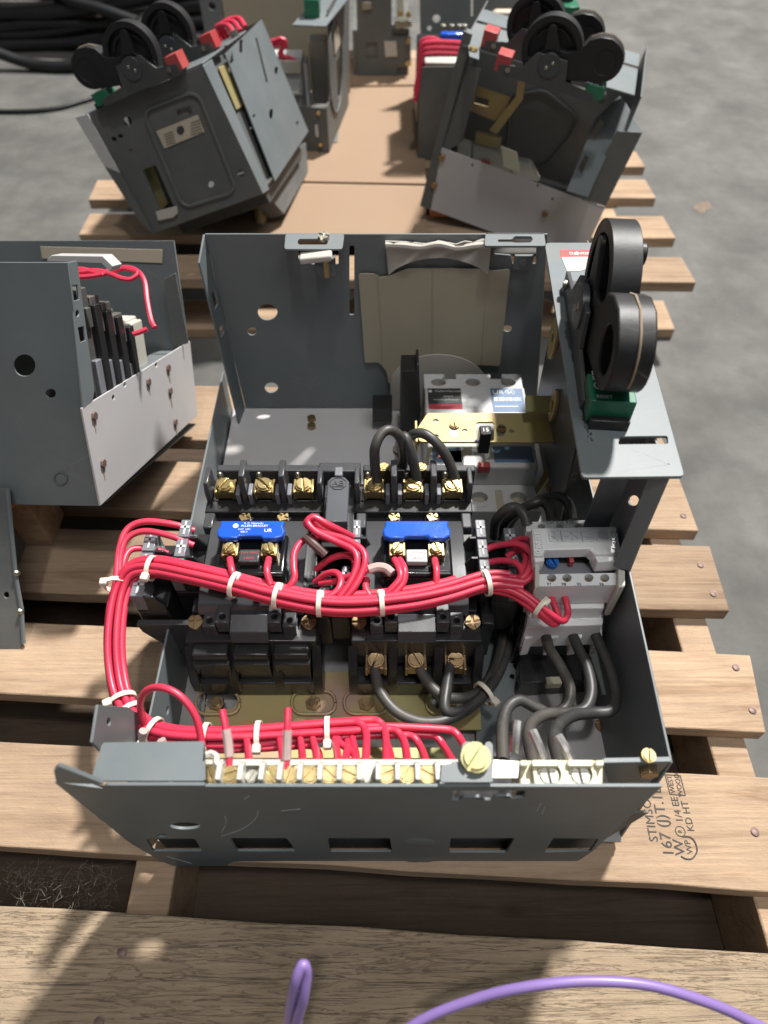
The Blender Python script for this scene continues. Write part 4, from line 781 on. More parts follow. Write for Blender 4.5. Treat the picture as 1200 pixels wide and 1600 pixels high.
red([(765, 922, .164), (800, 930, .162), (835, 954, .158), (862, 974, .15), (872, 972, .149)], 'red wire running under the two relay hooks')
# loops at the left contact blocks
red([(304, 829, .150), (270, 819, .157), (225, 815, .160), (198, 828, .158), (186, 860, .152), (182, 900, .146), (178, 950, .138)], 'red wire arching highest out of the left contact block')
red([(303, 852, .150), (268, 838, .156), (226, 830, .158), (198, 842, .156), (188, 872, .150), (187, 915, .143)], 'red wire arching second out of the left contact block')
red([(262, 864, .132), (235, 858, .140), (205, 859, .146), (193, 880, .146), (189, 920, .140)], 'red wire arching lowest from the outer left contact block')
# knot between the contactors
red([(551, 839, .165), (532, 829, .176), (510, 818, .184), (490, 808, .188), (481, 816, .186), (494, 831, .184), (525, 846, .182), (552, 860, .182), (558, 880, .180), (548, 908, .174), (530, 934, .168)], 'red wire forming the inner turn of the knotted loop between contactors')
red([(548, 846, .163), (528, 838, .172), (502, 824, .180), (486, 811, .184), (479, 820, .182), (500, 832, .180), (538, 842, .180), (566, 860, .180), (570, 882, .178), (557, 912, .172), (538, 936, .166)], 'red wire forming the outer turn of the knotted loop between contactors')
red([(520, 843, .160), (494, 838, .166), (472, 846, .170), (460, 864, .172), (459, 886, .172), (460, 904, .170), (450, 920, .166)], 'red wire bowing along the coil edge of the printed suppressor contactor')
red([(494, 890, .148), (515, 874, .160), (538, 867, .166), (553, 874, .168), (554, 896, .168), (540, 926, .166)], 'red wire from the numbered contact block curling over to the harness')
red([(492, 909, .148), (512, 896, .160), (527, 896, .166), (533, 908, .168), (526, 924, .168), (505, 936, .166)], 'red wire making the small round loop in front of the numbered contact block')
red([(500, 912, .150), (525, 908, .160), (548, 900, .170), (566, 894, .174), (578, 889, .176)], 'red wire crossing the knot to the pale loose sleeve')
k = MB(); P = spline(W3([(576, 890, .176), (590, 886, .177), (603, 888, .177), (613, 896, .176)])); k.tube(P, .0042, 9); tag(k.build('wire_sleeve', M['sleeve'], loc=P[0]), 'pale sleeve on the cut wire end beside the plain suppressor coil', 'sleeve')
k = MB(); P = spline(W3([(478, 839, .176), (490, 850, .176), (509, 867, .170)])); k.tube(P, .0044, 9); tag(k.build('wire_sleeve', M['sleeve_dk'], loc=P[0]), 'dark brown sleeve lying inside the red knot', 'sleeve')
red([(566, 904, .160), (573, 907, .164), (571, 918, .166), (578, 932, .166)], 'red wire short kink below the pale sleeve')
# coil drops
red([(359, 873, .171), (362, 890, .174), (368, 908, .170)], 'red wire from the first coil screw of the printed suppressor contactor')
red([(420, 873, .171), (417, 892, .175), (423, 914, .170)], 'red wire from the second coil screw of the printed suppressor contactor')
red([(616, 874, .171), (624, 890, .175), (624, 906, .174), (604, 928, .168)], 'red wire from the first coil screw of the plain suppressor contactor')
red([(624, 874, .171), (632, 890, .175), (630, 910, .172), (612, 932, .167)], 'red wire doubled on the first coil screw of the plain suppressor contactor')
red([(679, 874, .171), (682, 892, .175), (681, 918, .168)], 'red wire from the second coil screw of the plain suppressor contactor')
# free loop and feeders at the terminal strip
red([(316, 1164, .150), (306, 1120, .165), (282, 1088, .176), (252, 1074, .178), (228, 1080, .168), (219, 1102, .150), (226, 1134, .130)], 'red wire springing up in a free loop above the front corner', .0030)
for i, (x0_, x1_) in enumerate(((386, 388), (438, 441), (470, 472), (490, 494), (524, 527), (530, 553), (552, 556), (604, 610))):
    red([(x0_ - 2, 1150, .132), (x0_, 1160, .140), (x1_, 1178, .160), (x1_ + 1, 1196, ZF - .02)], 'red feeder wire dropping from the harness into the terminal strip', .0030, 'red', grp='red feeder wires at the terminal strip')
for px, lb in (([(347, 1109, .222), (352, 1135, .218), (357, 1165, .212), (359, 1200, ZF - .012)], 'pale sleeved red wire standing up at the second strip screw'), ([(450, 1106, .224), (449, 1135, .22), (448, 1170, .212), (447, 1204, ZF - .012)], 'pale sleeved red wire standing straight up further along the strip')):
    o, P = red(px, lb, .0026, grp='sleeved wires standing on the strip'); n = len(P)
    k = MB(); k.tube(P[int(n * .42):int(n * .88)], .0033, 9); k.build('sleeve', M['sleeve'], o)
for px in ([(224, 1142, .165), (222, 1150, .16), (226, 1166, .15)], [(252, 1156, .165), (256, 1166, .16), (258, 1172, .155)]):
    k = MB(); P = spline(W3(px)); k.tube(P, .0034, 8); tag(k.build('wire_end', M['sleeve'], loc=P[0]), 'pale cut wire end poking up behind the left front flange', 'wire', 'pale cut wire ends')
# black power cables
RB = .0052
def blk(px, label, r=RB, mt='blackwire', nm='black_cable'):
    P = spline(W3(px)); k = MB(); k.tube(P, r, 10); o = k.build(nm, M[mt], loc=P[0], smooth=60); tag(o, label, 'cable', 'black cables of the open unit'); return o, P
blk([(590, 752, .152), (586, 728, .175), (586, 700, .196), (596, 678, .205), (610, 672, .205), (624, 682, .195), (630, 705, .175), (630, 740, .13), (630, 752, .09)], 'black cable arching widest from the rear contactor terminal to the breaker')
blk([(652, 750, .152), (646, 722, .172), (640, 698, .186), (632, 682, .192), (626, 690, .180), (624, 720, .14), (624, 752, .09)], 'black cable rising straight from the middle rear contactor terminal')
blk([(711, 748, .152), (700, 718, .172), (682, 692, .186), (660, 677, .190), (642, 682, .180), (634, 705, .15), (636, 750, .09)], 'black cable sweeping over from the last rear contactor terminal')
blk([(772, 838, .10), (775, 815, .14), (790, 797, .165), (806, 793, .17), (818, 803, .17), (824, 820, .165)], 'black cable looping low behind the relay')
blk([(780, 838, .09), (795, 810, .13), (825, 790, .155), (846, 784, .16), (858, 794, .16), (862, 812, .155)], 'black cable looping in the middle behind the relay')
blk([(786, 836, .08), (810, 800, .125), (845, 781, .15), (872, 776, .155), (888, 788, .155), (894, 812, .15)], 'black cable looping highest behind the relay')
blk([(588, 1020, .085), (586, 1045, .088), (594, 1080, .09), (620, 1112, .09), (660, 1128, .09), (705, 1122, .088), (750, 1092, .08), (780, 1050, .07), (795, 1000, .06), (795, 950, .055)], 'black cable sagging widest below the wired contactor')
blk([(650, 1020, .085), (656, 1045, .085), (676, 1074, .085), (700, 1090, .082), (740, 1086, .075), (768, 1055, .068), (783, 1010, .06), (786, 960, .055)], 'black cable from the middle lower terminal bending under the wired contactor')
blk([(712, 1018, .085), (703, 1045, .09), (697, 1080, .094), (695, 1106, .094), (708, 1114, .09), (735, 1104, .082), (762, 1078, .075), (785, 1030, .065), (790, 980, .055)], 'black cable dropping steeply from the last lower terminal')
blk([(852, 988, .100), (858, 1012, .105), (876, 1042, .108), (890, 1075, .11), (884, 1104, .112), (862, 1116, .114), (838, 1106, .12), (812, 1094, .125), (793, 1106, .128), (785, 1135, .135), (786, 1190, .15)], 'black cable from the first relay outlet making the long turn to the power block')
blk([(893, 987, .100), (903, 1012, .105), (918, 1045, .108), (924, 1080, .11), (915, 1106, .112), (890, 1114, .114), (855, 1116, .125), (833, 1128, .135), (826, 1150, .15), (832, 1182, .165), (836, 1200, .17)], 'black cable from the middle relay outlet')
blk([(928, 986, .100), (940, 1015, .105), (954, 1050, .108), (962, 1085, .11), (955, 1110, .112), (925, 1114, .114), (896, 1118, .125), (874, 1132, .14), (866, 1155, .155), (872, 1184, .17), (876, 1200, .175)], 'black cable from the last relay outlet bulging outward')
for px, lb in (([(808, 1128, .200), (806, 1150, .20), (804, 1176, .195)], 'bare tinned wire end standing at the start of the power block'), ([(832, 1142, .20), (842, 1165, .20), (850, 1186, .197)], 'bare tinned wire end leaning in the middle of the power block'), ([(872, 1150, .20), (884, 1170, .20), (892, 1188, .197)], 'bare tinned wire end leaning at the far side of the power block')):
    P = spline(W3(px)); k = MB(); k.tube(P, .0036, 8); tag(k.build('wire_end', M['tin'], loc=P[0]), lb, 'wire', 'tinned wire ends')
# cable ties
def tie(px, py, z, tx, ty, R1, lb, head=(0, -1), wd=.0042, sq=(1, 1)):
    c = atz(px, py, z); t = (atz(px + tx * 10, py + ty * 10, z) - c).normalized(); a = _f - t * _f.dot(t); a.normalize(); b = t.cross(a)
    Rt = thing('cable_tie', c, lb, 'cable tie', 'nylon cable ties'); n = 22; k = MB(); vs = []
    for rr in (R1, R1 + .0012):
        for e in (-wd / 2, wd / 2): vs += [c + t * e + (a * math.cos(2 * math.pi * i / n) * sq[0] + b * math.sin(2 * math.pi * i / n) * sq[1]) * rr for i in range(n)]
    fs = []
    for i in range(n):
        j = (i + 1) % n
        for p, q in ((0, 1), (1, 3), (3, 2), (2, 0)): fs.append((p * n + i, p * n + j, q * n + j, q * n + i))
    k.add(vs, fs); k.build('band', M['tie'], Rt)
    d = (atz(px + head[0] * 10, py + head[1] * 10, z) - c); d = d - t * d.dot(t); d.normalize(); hc_ = c + d * (R1 * .86) - a * (R1 * .62)
    k = MB(); k.obox(hc_, t, d, t.cross(d), .0068, .0075, .0062); k.build('lock_head', M['tie'], Rt, bevel=.0012)
RBn = .0108
for (px, py, z, tx, ty, lb, hd) in ((183, 914, .145, -.15, 1, 'nylon tie with its head sticking out at the top of the vertical harness', (-1, 0)), (237, 888, .160, 1, .15, 'nylon tie just before the harness turns down', (0, 1)), (367, 914, .166, 1, .28, 'nylon tie below the first coil wire of the printed suppressor', (0, -1)), (434, 931, .165, 1, .2, 'nylon tie below the second coil wire of the printed suppressor', (0, -1)), (500, 943, .164, 1, .05, 'nylon tie under the red knot', (0, -1)), (596, 942, .165, 1, -.08, 'nylon tie under the pale sleeve', (0, -1)), (760, 911, .170, 1, -.2, 'nylon tie in front of the right contact block', (0, -1)), (192, 1094, .118, .3, 1, 'upper nylon tie at the bottom bend of the harness', (-1, .1)), (203, 1113, .119, .6, 1, 'lower nylon tie at the bottom bend of the harness', (-1, .3)), (240, 1142, .126, 1, .5, 'nylon tie behind the left front flange', (0, 1)), (322, 1152, .132, 1, .05, 'nylon tie beside the end of the left front flange', (-.2, 1)), (404, 1149, .132, 1, -.03, 'nylon tie between the two sleeved wires', (0, 1)), (512, 1142, .132, 1, -.05, 'nylon tie past the second sleeved wire', (0, 1))):
    tie(px, py, z, tx, ty, RBn, lb, hd)
tie(846, 950, .160, 1, .75, .0085, 'nylon tie on the three red wires going to the relay', (0, -1))
tie(757, 1084, .078, 1, -.8, .0115, 'nylon tie on the black cables below the contactor', (.6, .3))
tie(631, 703, .172, 0, 1, .0105, 'nylon tie on the black cables above the contactor', (0, 1))

# purple wire loop in front
P = spline(W3([(452, 1640, .06), (452, 1590, .12), (460, 1540, .16), (472, 1509, .17), (479, 1520, .165), (474, 1560, .15), (463, 1610, .12), (470, 1700, .07), (560, 1690, .06), (640, 1606, .08), (740, 1562, .10), (830, 1541, .115), (920, 1533, .12), (1010, 1539, .12), (1090, 1561, .115), (1160, 1590, .10), (1240, 1640, .08), (1330, 1760, .02)]), 8)
k = MB(); k.tube(P, .0036, 10); tag(k.build('purple_wire', M['purple'], loc=P[0], smooth=60), 'purple wire looping across the rough front pallet board', 'wire')
# ------------------------------------------------------------------ the other units
M['stack'] = mat('dusty_grey_moulding', (.075, .072, .068), .5, var=.25, vscale=40, dust=.5, dustc=(.2, .18, .15))
class Box:
    def __init__(s, O, ax, ay, az, d): s.O, s.ax, s.ay, s.az, s.d = V(O), V(ax), V(ay), V(az), d
    def P(s, i, j, k): return s.O + s.ax * i + s.ay * j + s.az * k
    def fr(s, px, off=0): return [hit(x, y, s.O + s.ay * off, s.ay) for x, y in px]
    def rt(s, px, off=0): return [hit(x, y, s.O + s.ax * (s.d[0] + off), s.ax) for x, y in px]
    def tp(s, px, off=0): return [hit(x, y, s.O + s.az * (s.d[2] + off), s.az) for x, y in px]
    def bx(s, m, a, b, c, e, f, g): m.obox(s.P((a + b) / 2, (c + e) / 2, (f + g) / 2), s.ax, s.ay, s.az, b - a, e - c, g - f); return m
def one(nm, mt, par, pts, vec, holes=(), bevel=.0005, smooth=38): return MB().plate(pts, vec, holes).build(nm, M[mt], par, bevel=bevel, smooth=smooth)

# --- tilted unit, rear left, with two handles
A = Box((-.3993, 1.1403, .0408), (.9276, -.0931, .3618), (.1467, .9814, -.1237), (-.3435, .1678, .924), (.2163, .33, .1932))
RA = thing('tilted_unit', A.P(.1, .15, 0), 'dark grey unit tilted on its corner with nameplate and two handles on top', 'electrical unit')
hA = [A.fr(h) for h in (ell(199, 190, 6.5, 7.5), ell(178, 217.5, 4, 3.5), ell(188, 213, 4, 3.5), rpoly([(222, 266), (243, 258), (272, 324), (254, 336)], 4), ell(376, 271, 5.5, 5.5), ell(330, 288, 4.5, 4.5), ell(204, 235, 1.8))]
one('front_plate', 'paint_old', RA, A.fr([(137, 178), (317, 102), (411, 303), (240, 365)]), A.ay * .002, hA)
k = MB(); q = A.fr(rpoly([(229, 172), (298, 145), (312, 152), (367, 292), (360, 302), (294, 323), (282, 316), (228, 188)], 14), -.001); k.tube(q + [q[0]], .0028, 6); k.build('stamped_rim', M['paint_old'], RA)
np_ = one('nameplate', 'label_cream', RA, A.fr([(244, 205), (309, 179), (320, 206), (257, 232)], -.001), A.ay * -.0006)
k = MB(); q = A.fr(ell(282, 203.5, 6, 7), -.0018); k.plate(q, A.ay * -.0003)
for i in range(5):
    k.plate(A.fr([(298, 192 + i * 4.5), (312 + i, 187 + i * 4.5), (312.5 + i, 188 + i * 4.5), (298.5, 193 + i * 4.5)], -.0018), A.ay * -.0003); k.plate(A.fr([(256 + i, 210 + i * 4), (270 + i, 205 + i * 4), (270.5 + i, 206 + i * 4), (256.5 + i, 211 + i * 4)], -.0018), A.ay * -.0003)
k.build('print', M['ink'], np_, smooth=0)
one('side_flange', 'white', RA, A.fr([(117, 183), (137, 178), (150, 205), (187, 270), (163, 260)], -.004), A.ay * .002)
one('side_flange', 'paint_old', RA, A.fr([(163, 260), (187, 270), (240, 365), (222, 352)], -.004), A.ay * .002)
one('inner_bracket', 'zinc_yellow', RA, A.fr([(224, 262), (238, 256), (262, 318), (252, 330)], .02), A.ay * .002)
one('shipping_tag', 'paper', RA, A.fr([(243, 331), (276, 322), (278, 333), (270, 340), (247, 345)], -.004), A.ay * .002)
k = MB(); k.plate(A.fr([(275, 172), (297, 166), (300, 173), (297, 176), (293, 171), (281, 175), (279, 179)], -.001), A.ay * -.0006); k.build('paint_scrape', M['ink'], RA)
hR = [A.rt(h) for h in ([(354, 82), (363, 78), (366, 95), (359, 101)], [(399, 59), (402, 59), (419, 128), (416, 129)], rrect(374, 62, 380, 82, 2), ell(424, 178, 3.4, 8), ell(432, 110, 3, 6), ell(397, 181, 2.2, 3), ell(465, 192, 2, 3))]
one('side_plate', 'paint', RA, A.rt([(352, 84), (409, 30), (482, 205), (430, 283)]), A.ax * -.002, hR)
one('edge_strip', 'paint', RA, A.rt([(317, 102), (331, 92), (421, 296), (411, 303)]), A.ax * -.002)
one('recess', 'paint_old', RA, A.rt([(331, 92), (352, 84), (432, 283), (421, 296)], -.012), A.ax * -.002)
one('latch_plate', 'zinc_yellow', RA, A.rt([(342, 105), (354, 100), (381, 164), (370, 172)], -.008), A.ax * -.002)
k = MB(); A.bx(k, 0, A.d[0] - .003, .003, A.d[1], 0, .002); A.bx(k, 0, .002, .003, A.d[1], 0, A.d[2]); A.bx(k, 0, A.d[0] - .003, A.d[1] - .002, A.d[1], 0, A.d[2]); k.build('shell', M['paint_old'], RA)
for j0, j1 in ((.0, .105), (.118, .225)):
    k = MB(); A.bx(k, -.012, A.d[0], j0, j1, A.d[2], A.d[2] + .0022); k.build('operator_plate', M['paint'], RA, bevel=.0006)
one('lower_skirt', 'paint_old', RA, A.rt([(412, 300), (478, 222), (482, 268), (444, 335)], -.03), A.ax * -.03, bevel=.001)
k = MB(); A.bx(k, .02, .2, .05, .3, -.03, 0); k.build('underframe', M['dark_metal'], RA, bevel=.001)
k = MB(); p = atz(408, 350, 0); k.cyl(p, p + V((.0, .03, .05)), .011, 12); k.build('foot', M['zinc_yellow'], RA)
for (px, py), lb in (((230, 136), 'black handle with red block on the near plate of the tilted left unit'), ((284, 102), 'black handle with red block on the far plate of the tilted left unit')):
    handle('operating_handle', A.tp([(px, py)], .002)[0], -A.ax, A.az, -A.ay, lb, .80, 'handles of the tilted left unit')
for x, y in ((369, 60), (381, 42), (362, 55)): k = MB(); k.cyl(A.tp([(x, y)])[0], A.tp([(x, y)])[0] + A.az * .012, .007, 8); k.build('bolt', M['zinc'], RA)
for i in range(3):
    P = spline([A.P(.205, .2 + .03 * i, A.d[2] + .004), A.P(.19, .22 + .03 * i, A.d[2] + .02), A.P(.16, .24 + .02 * i, A.d[2] + .02), A.P(.15, .27 + .02 * i, A.d[2] - .01)]); k = MB(); k.tube(P, .004, 7); k.build('internal_wire', M['red'], RA)

# --- unit at the left, front end raised
B_ = Box((-.6282, .5064, .1081), (.9913, -.1182, .0584), (.1319, .8917, -.4329), (-.0009, .4368, .8995), (.3434, .2544, .2332))
RB_ = thing('side_unit', B_.P(.3, .1, 0), 'dark grey unit with pale riveted side panel propped beside the open unit', 'electrical unit')
one('near_plate', 'paint', RB_, B_.fr([(-430, 408), (106, 410), (156, 791), (-330, 782)]), B_.ay * .002, [B_.fr(h) for h in (ell(38, 571, 17, 17), ell(79, 615, 8, 7))])
k = MB(); k.tube(B_.fr(ell(95, 748, 10, 10), -.0005) + B_.fr([(105, 748)], -.0005), .0009, 5); k.build('knockout', M['paint_old'], RB_)
hs = [B_.rt(h) for h in ([(103, 448), (112, 446), (115, 470), (107, 472)], [(109, 485), (114, 484), (117, 500), (111, 501)], [(116, 515), (125, 513), (128, 534), (119, 537)])]
one('near_flange', 'paint', RB_, B_.rt([(107, 410), (121, 407), (148, 610), (145, 628), (130, 640)]), B_.ax * -.002, [B_.rt(h) for h in ([(113, 446), (121, 445), (124, 468), (116, 470)], ell(121, 490, 3, 5), [(122, 512), (131, 510), (134, 532), (126, 535)])])
m = MB(); m.plate([hit(x, y, B_.P(.343, 0, 0), B_.ay * .6 + B_.ax * .8) for x, y in [(108, 411), (111, 411), (144, 624), (141, 634), (128, 638)]], B_.ax * -.001); 
one('side_panel', 'white', RB_, B_.rt([(128, 638), (297, 533), (309, 648), (157, 790)]), B_.ax * -.002, [B_.rt(ell(x, y, 2.2, 4)) for x, y in ((177, 621), (195, 601), (244, 570))])
for x, y in ((146, 650), (160, 724), (231, 597), (262, 575), (265, 611), (273, 660)):
    p = B_.rt([(x, y)])[0]; k = MB(); k.cyl(p, p + B_.ax * .0025, .005, 6); rv = k.build('rivet', M['nail'], RB_, bevel=.0006)
    q = B_.rt([(x - 1, y + 4), (x + 2.5, y + 4), (x + 4.6, y + 20 + (x % 7)), (x + 3.8, y + 20 + (x % 7))], .0002); k = MB(); k.plate(q, B_.ax * .0002); k.build('rust_streak', M['rustdust'], rv)
one('ledge', 'paint', RB_, [hit(x, y, B_.P(.34, .1, .1), B_.az) for x, y in ((144, 604), (238, 552), (296, 533), (130, 638))], B_.az * -.002)
far = lambda px, off=0: [hit(x, y, B_.P(0, B_.d[1] + off, 0), B_.ay) for x, y in px]
one('far_plate', 'paint', RB_, far([(-420, 376), (272, 376), (294, 536), (300, 640), (-330, 640)]), B_.ay * .002)
one('data_label', 'label_cream', RB_, far([(63, 385), (254, 390), (254, 411), (66, 404)], -.002), B_.ay * -.0005)
one('far_flange', 'paint_old', RB_, far([(256, 436), (274, 426), (294, 536), (270, 545)], -.02), B_.ay * .002)
def inb(i, j, k_, s3, mt, nm, bev=.0012): m = MB(); m.obox(B_.P(i, j, k_), B_.ax, B_.ay, B_.az, *s3); return m.build(nm, M[mt], RB_, bevel=bev)
for i, (dj, h_) in enumerate(((.035, .12), (.056, .11), (.077, .10), (.098, .085))):
    h_ += .045; inb(.285, dj, .045 + h_ / 2, (.10, .0175, h_), 'stack', 'contact_stack')
    inb(.30, dj + .011, .045 + h_ / 2 - .01, (.085, .010, h_ * .92), 'black', 'contact_stack'); inb(.336, dj, .05 + h_ * .3, (.008, .011, h_ * .5), 'grey_cap', 'contact_stack'); inb(.336, dj, .05 + h_ * .8, (.006, .008, .02), 'stack', 'contact_stack')
inb(.26, .09, .04, (.16, .12, .03), 'black', 'component_base'); inb(.285, .066, .115, (.085, .08, .13), 'stack', 'contactor_case', .003); inb(.285, .075, .185, (.06, .05, .012), 'black', 'contactor_case', .002)
inb(.31, .09, .055, (.02, .10, .02), 'dkgrey', 'component_base')
for i in range(3): inb(.250 + i * .022, .165, .11, (.018, .035, .07), 'ivory', 'relay_socket', .002)
inb(.272, .175, .15, (.075, .03, .012), 'ivory', 'relay_socket', .002); inb(.312, .165, .11, (.010, .045, .085), 'ivory', 'relay_socket', .002)
one('cover_bracket', 'white', RB_, [hit(x, y, B_.P(.2, .06, .195), B_.ay) for x, y in ((72, 408), (80, 399), (160, 400), (176, 416), (172, 425), (158, 411))], B_.ay * .02)
for px in ([(90, 428), (118, 426), (150, 423), (172, 428), (190, 435), (205, 436), (215, 425), (180, 418), (160, 430)], [(95, 434), (140, 432), (170, 426), (195, 418), (215, 424), (226, 440), (230, 470), (236, 500), (242, 512)], [(100, 420), (130, 421), (160, 428), (190, 420)], [(208, 522), (218, 519), (230, 514)]):
    P = spline([hit(x, y, B_.P(.2, .12, .17), B_.az * .7 - B_.ay * .7) for x, y in px]); k = MB(); k.tube(P, .0028, 7); k.build('internal_wire', M['red'], RB_)
inb(.20, .03, -.012, (.03, .05, .028), 'orange', 'stab_housing', .002); inb(.165, .03, -.012, (.012, .04, .022), 'dark_metal', 'stab_housing', .002)
k = MB(); p = B_.P(.19, .05, -.02); k.box(p.x - .03, p.x + .03, p.y - .02, p.y + .03, 0, p.z + .01); k.build('prop_block', M['wood'], RB_, bevel=.002)
k = MB(); B_.bx(k, 0, B_.d[0] - .004, 0.003, B_.d[1], -.002, 0); k.build('base_pan', M['paint_old'], RB_)

# --- edge of another unit at the far left front
RE = thing('edge_unit', (-.5, .33, 0), 'brownish grey unit corner cut off at the edge beside the wire harness', 'electrical unit')
eo, en = V((-.395, .365, .005)), V((0, -.131, .113)); e_ = lambda px: [hit(x, y, eo, en) for x, y in px]
one('end_plate', 'paint_old', RE, e_([(-260, 800), (12, 762), (25, 900), (34, 950), (37, 1005), (0, 1062), (-260, 1090)]), (0, .002, -.001), [e_(ell(10, 930, 4, 5))])
q = e_([(12, 762), (25, 900), (34, 950), (37, 1005)]); k = MB(); vv = [(p + V((.0, 0, 0)), p + V((-.004, .03, -.02))) for p in q]
k.tube(q, .0022, 6); k.build('rolled_edge', M['paint'], RE)
k = MB(); k.plate([V((-.80, .372, .004)), V((-.80, .60, .004)), V((-.80, .60, .11)), V((-.80, .478, .11))], (.365, 0, 0)); k.build('shell', M['paint_old'], RE, bevel=.001)
for x, y in ((25, 895), (31, 955)): p = e_([(x, y)])[0]; k = MB(); k.dome(p, (1, -.3, 0), .004, .005, 10, 3); k.build('rivet', M['zinc'], RE)

# --- tilted unit, rear right, open side
Cb = Box((.0821, 1.2383, .0463), (.9517, -.2639, -.1573), (.266, .9639, -.0078), (.1537, -.0344, .9875), (.2837, .22, .2529))
RC = thing('tilted_unit', Cb.P(.15, .1, 0), 'open sided unit with pale lower panel leaning over the pallet with black handles', 'electrical unit')
one('lower_panel', 'white', RC, Cb.fr([(688, 230), (910, 312), (946, 323), (922, 376), (905, 400), (880, 404), (658, 322)]), Cb.ay * .002, [Cb.fr(ell(x, y, 1.8, 2.4)) for x, y in ((738, 258), (840, 290), (863, 311))])
for x, y in ((691, 245), (679, 288), (852, 333)): p = Cb.fr([(x, y)])[0]; k = MB(); k.cyl(p, p - Cb.ay * .005, .006, 6); k.build('bolt', M['bronze'], RC, bevel=.0006)
one('edge_strip', 'paint_old', RC, Cb.fr([(724, 48), (738, 54), (690, 231), (673, 327), (656, 322)], -.001), Cb.ay * .004)
one('corner_post', 'paint_old', RC, Cb.fr([(731, 100), (751, 108), (722, 222), (700, 235), (692, 232)], .003), Cb.ay * .002)
k = MB(); Cb.bx(k, 0, Cb.d[0], Cb.d[1] - .002, Cb.d[1], 0, Cb.d[2] - .035); Cb.bx(k, 0, Cb.d[0], .004, Cb.d[1], -.002, 0); Cb.bx(k, -.002, 0, .004, Cb.d[1], 0, Cb.d[2]); k.build('shell', M['paint_old'], RC)
bk_ = lambda px, off=0: [hit(x, y, Cb.P(0, Cb.d[1] - .004 + off, 0), Cb.ay) for x, y in px]
k = MB(); q = bk_(rpoly([(800, 150), (850, 140), (905, 185), (890, 215), (850, 262), (790, 255)], 12), -.002); k.tube(q + [q[0]], .003, 6); k.build('stamped_rim', M['paint_old'], RC)
k = MB(); Cb.bx(k, Cb.d[0] - .002, Cb.d[0], .004, Cb.d[1], .09, Cb.d[2]); k.build('end_plate', M['paint'], RC, bevel=.0005)
one('end_flange', 'paint_old', RC, Cb.fr([(964, 205), (1004, 207), (946, 323), (911, 311)], -.002), Cb.ay * .002)
ep = Cb.fr([(960, 230)])[0]; en_ = V((-.35, -.45, .82)); eh = lambda px: [hit(x, y, ep + V((0, .01, -.004)), en_) for x, y in px]
one('end_leaf', 'paint', RC, eh([(930, 185), (968, 150), (976, 158), (1004, 206), (984, 215), (964, 206), (918, 308), (885, 298)]), en_ * -.002, [eh([(925, 205), (938, 186), (943, 192), (930, 220)]), eh([(903, 262), (914, 240), (920, 246), (909, 272)])])
for j0, j1 in ((-.004, .10), (.112, .168)):
    k = MB(); Cb.bx(k, 0, Cb.d[0] - .012, j0, j1, Cb.d[2], Cb.d[2] + .0025); k.build('operator_plate', M['paint'], RC, bevel=.0006)
one('corner_bracket', 'paint', RC, Cb.tp([(728, 46), (748, 52), (748, 95), (733, 90)], .003), Cb.az * .002)
p = Cb.tp([(739, 80)], .004)[0]; MB().screw(p, Cb.az, .007, .006).build('screw', M['brass'], RC)
one('zinc_bracket', 'zinc_yellow', RC, Cb.fr([(743, 132), (798, 152), (780, 192), (732, 172)], .06), Cb.ay * .002, [Cb.fr([(743, 150), (764, 156), (762, 167), (741, 161)], .06)])
one('zinc_lever', 'zinc_yellow', RC, Cb.fr([(812, 112), (822, 117), (817, 155), (776, 210), (764, 204), (805, 152)], .05), Cb.ay * .002)
def inc(px, j, mt, nm, th=.02, bev=.0015): return one(nm, mt, RC, Cb.fr(px, j), Cb.ay * th, bevel=bev)
inc([(714, 222), (736, 228), (734, 250), (714, 244)], .06, 'ivory', 'breaker_block'); inc([(738, 224), (788, 240), (800, 268), (800, 280), (738, 258)], .065, 'ivory', 'breaker_block'); inc([(800, 250), (828, 256), (842, 284), (800, 276)], .06, 'ivory', 'breaker_block')
inc([(752, 250), (766, 254), (766, 262), (752, 258)], .058, 'redp', 'trip_tab', .004); inc([(782, 228), (808, 238), (812, 270), (786, 262)], .045, 'cream', 'tag_plate', .003)
inc([(742, 207), (783, 217), (780, 232), (742, 224)], .06, 'zinc_yellow', 'breaker_strap', .01)
one('window_panel', 'paper', RC, [hit(x, y, Cb.P(Cb.d[0] - .004, 0, 0), Cb.ax) for x, y in ((926, 182), (946, 165), (950, 178), (935, 205))], Cb.ax * -.001)
one('end_label', 'card', RC, [hit(x, y, Cb.P(Cb.d[0] - .004, 0, 0), Cb.ax) for x, y in ((915, 215), (930, 180), (940, 185), (918, 240))], Cb.ax * -.001)
k = MB(); p = Cb.P(.012, .03, -.02); k.box(p.x - .012, p.x + .025, p.y - .01, p.y + .05, .0045, p.z + .018); k.build('stab_housing', M['orange'], RC, bevel=.002)
k = MB(); p = Cb.P(.14, .1, -.03); k.box(p.x - .06, p.x + .06, p.y - .04, p.y + .04, .0005, Cb.P(.2, .1, 0).z - .004); k.build('underframe', M['dark_metal'], RC, bevel=.002)
for (px, py), lb in (((850, 130), 'black handle with red and green blocks on the near plate of the open sided unit'), ((826, 92), 'black handle with red block on the far plate of the open sided unit')):
    handle('operating_handle', Cb.tp([(px, py)], .003)[0], Cb.ax, Cb.az, -Cb.ay, lb, .82, 'handles of the open sided unit')

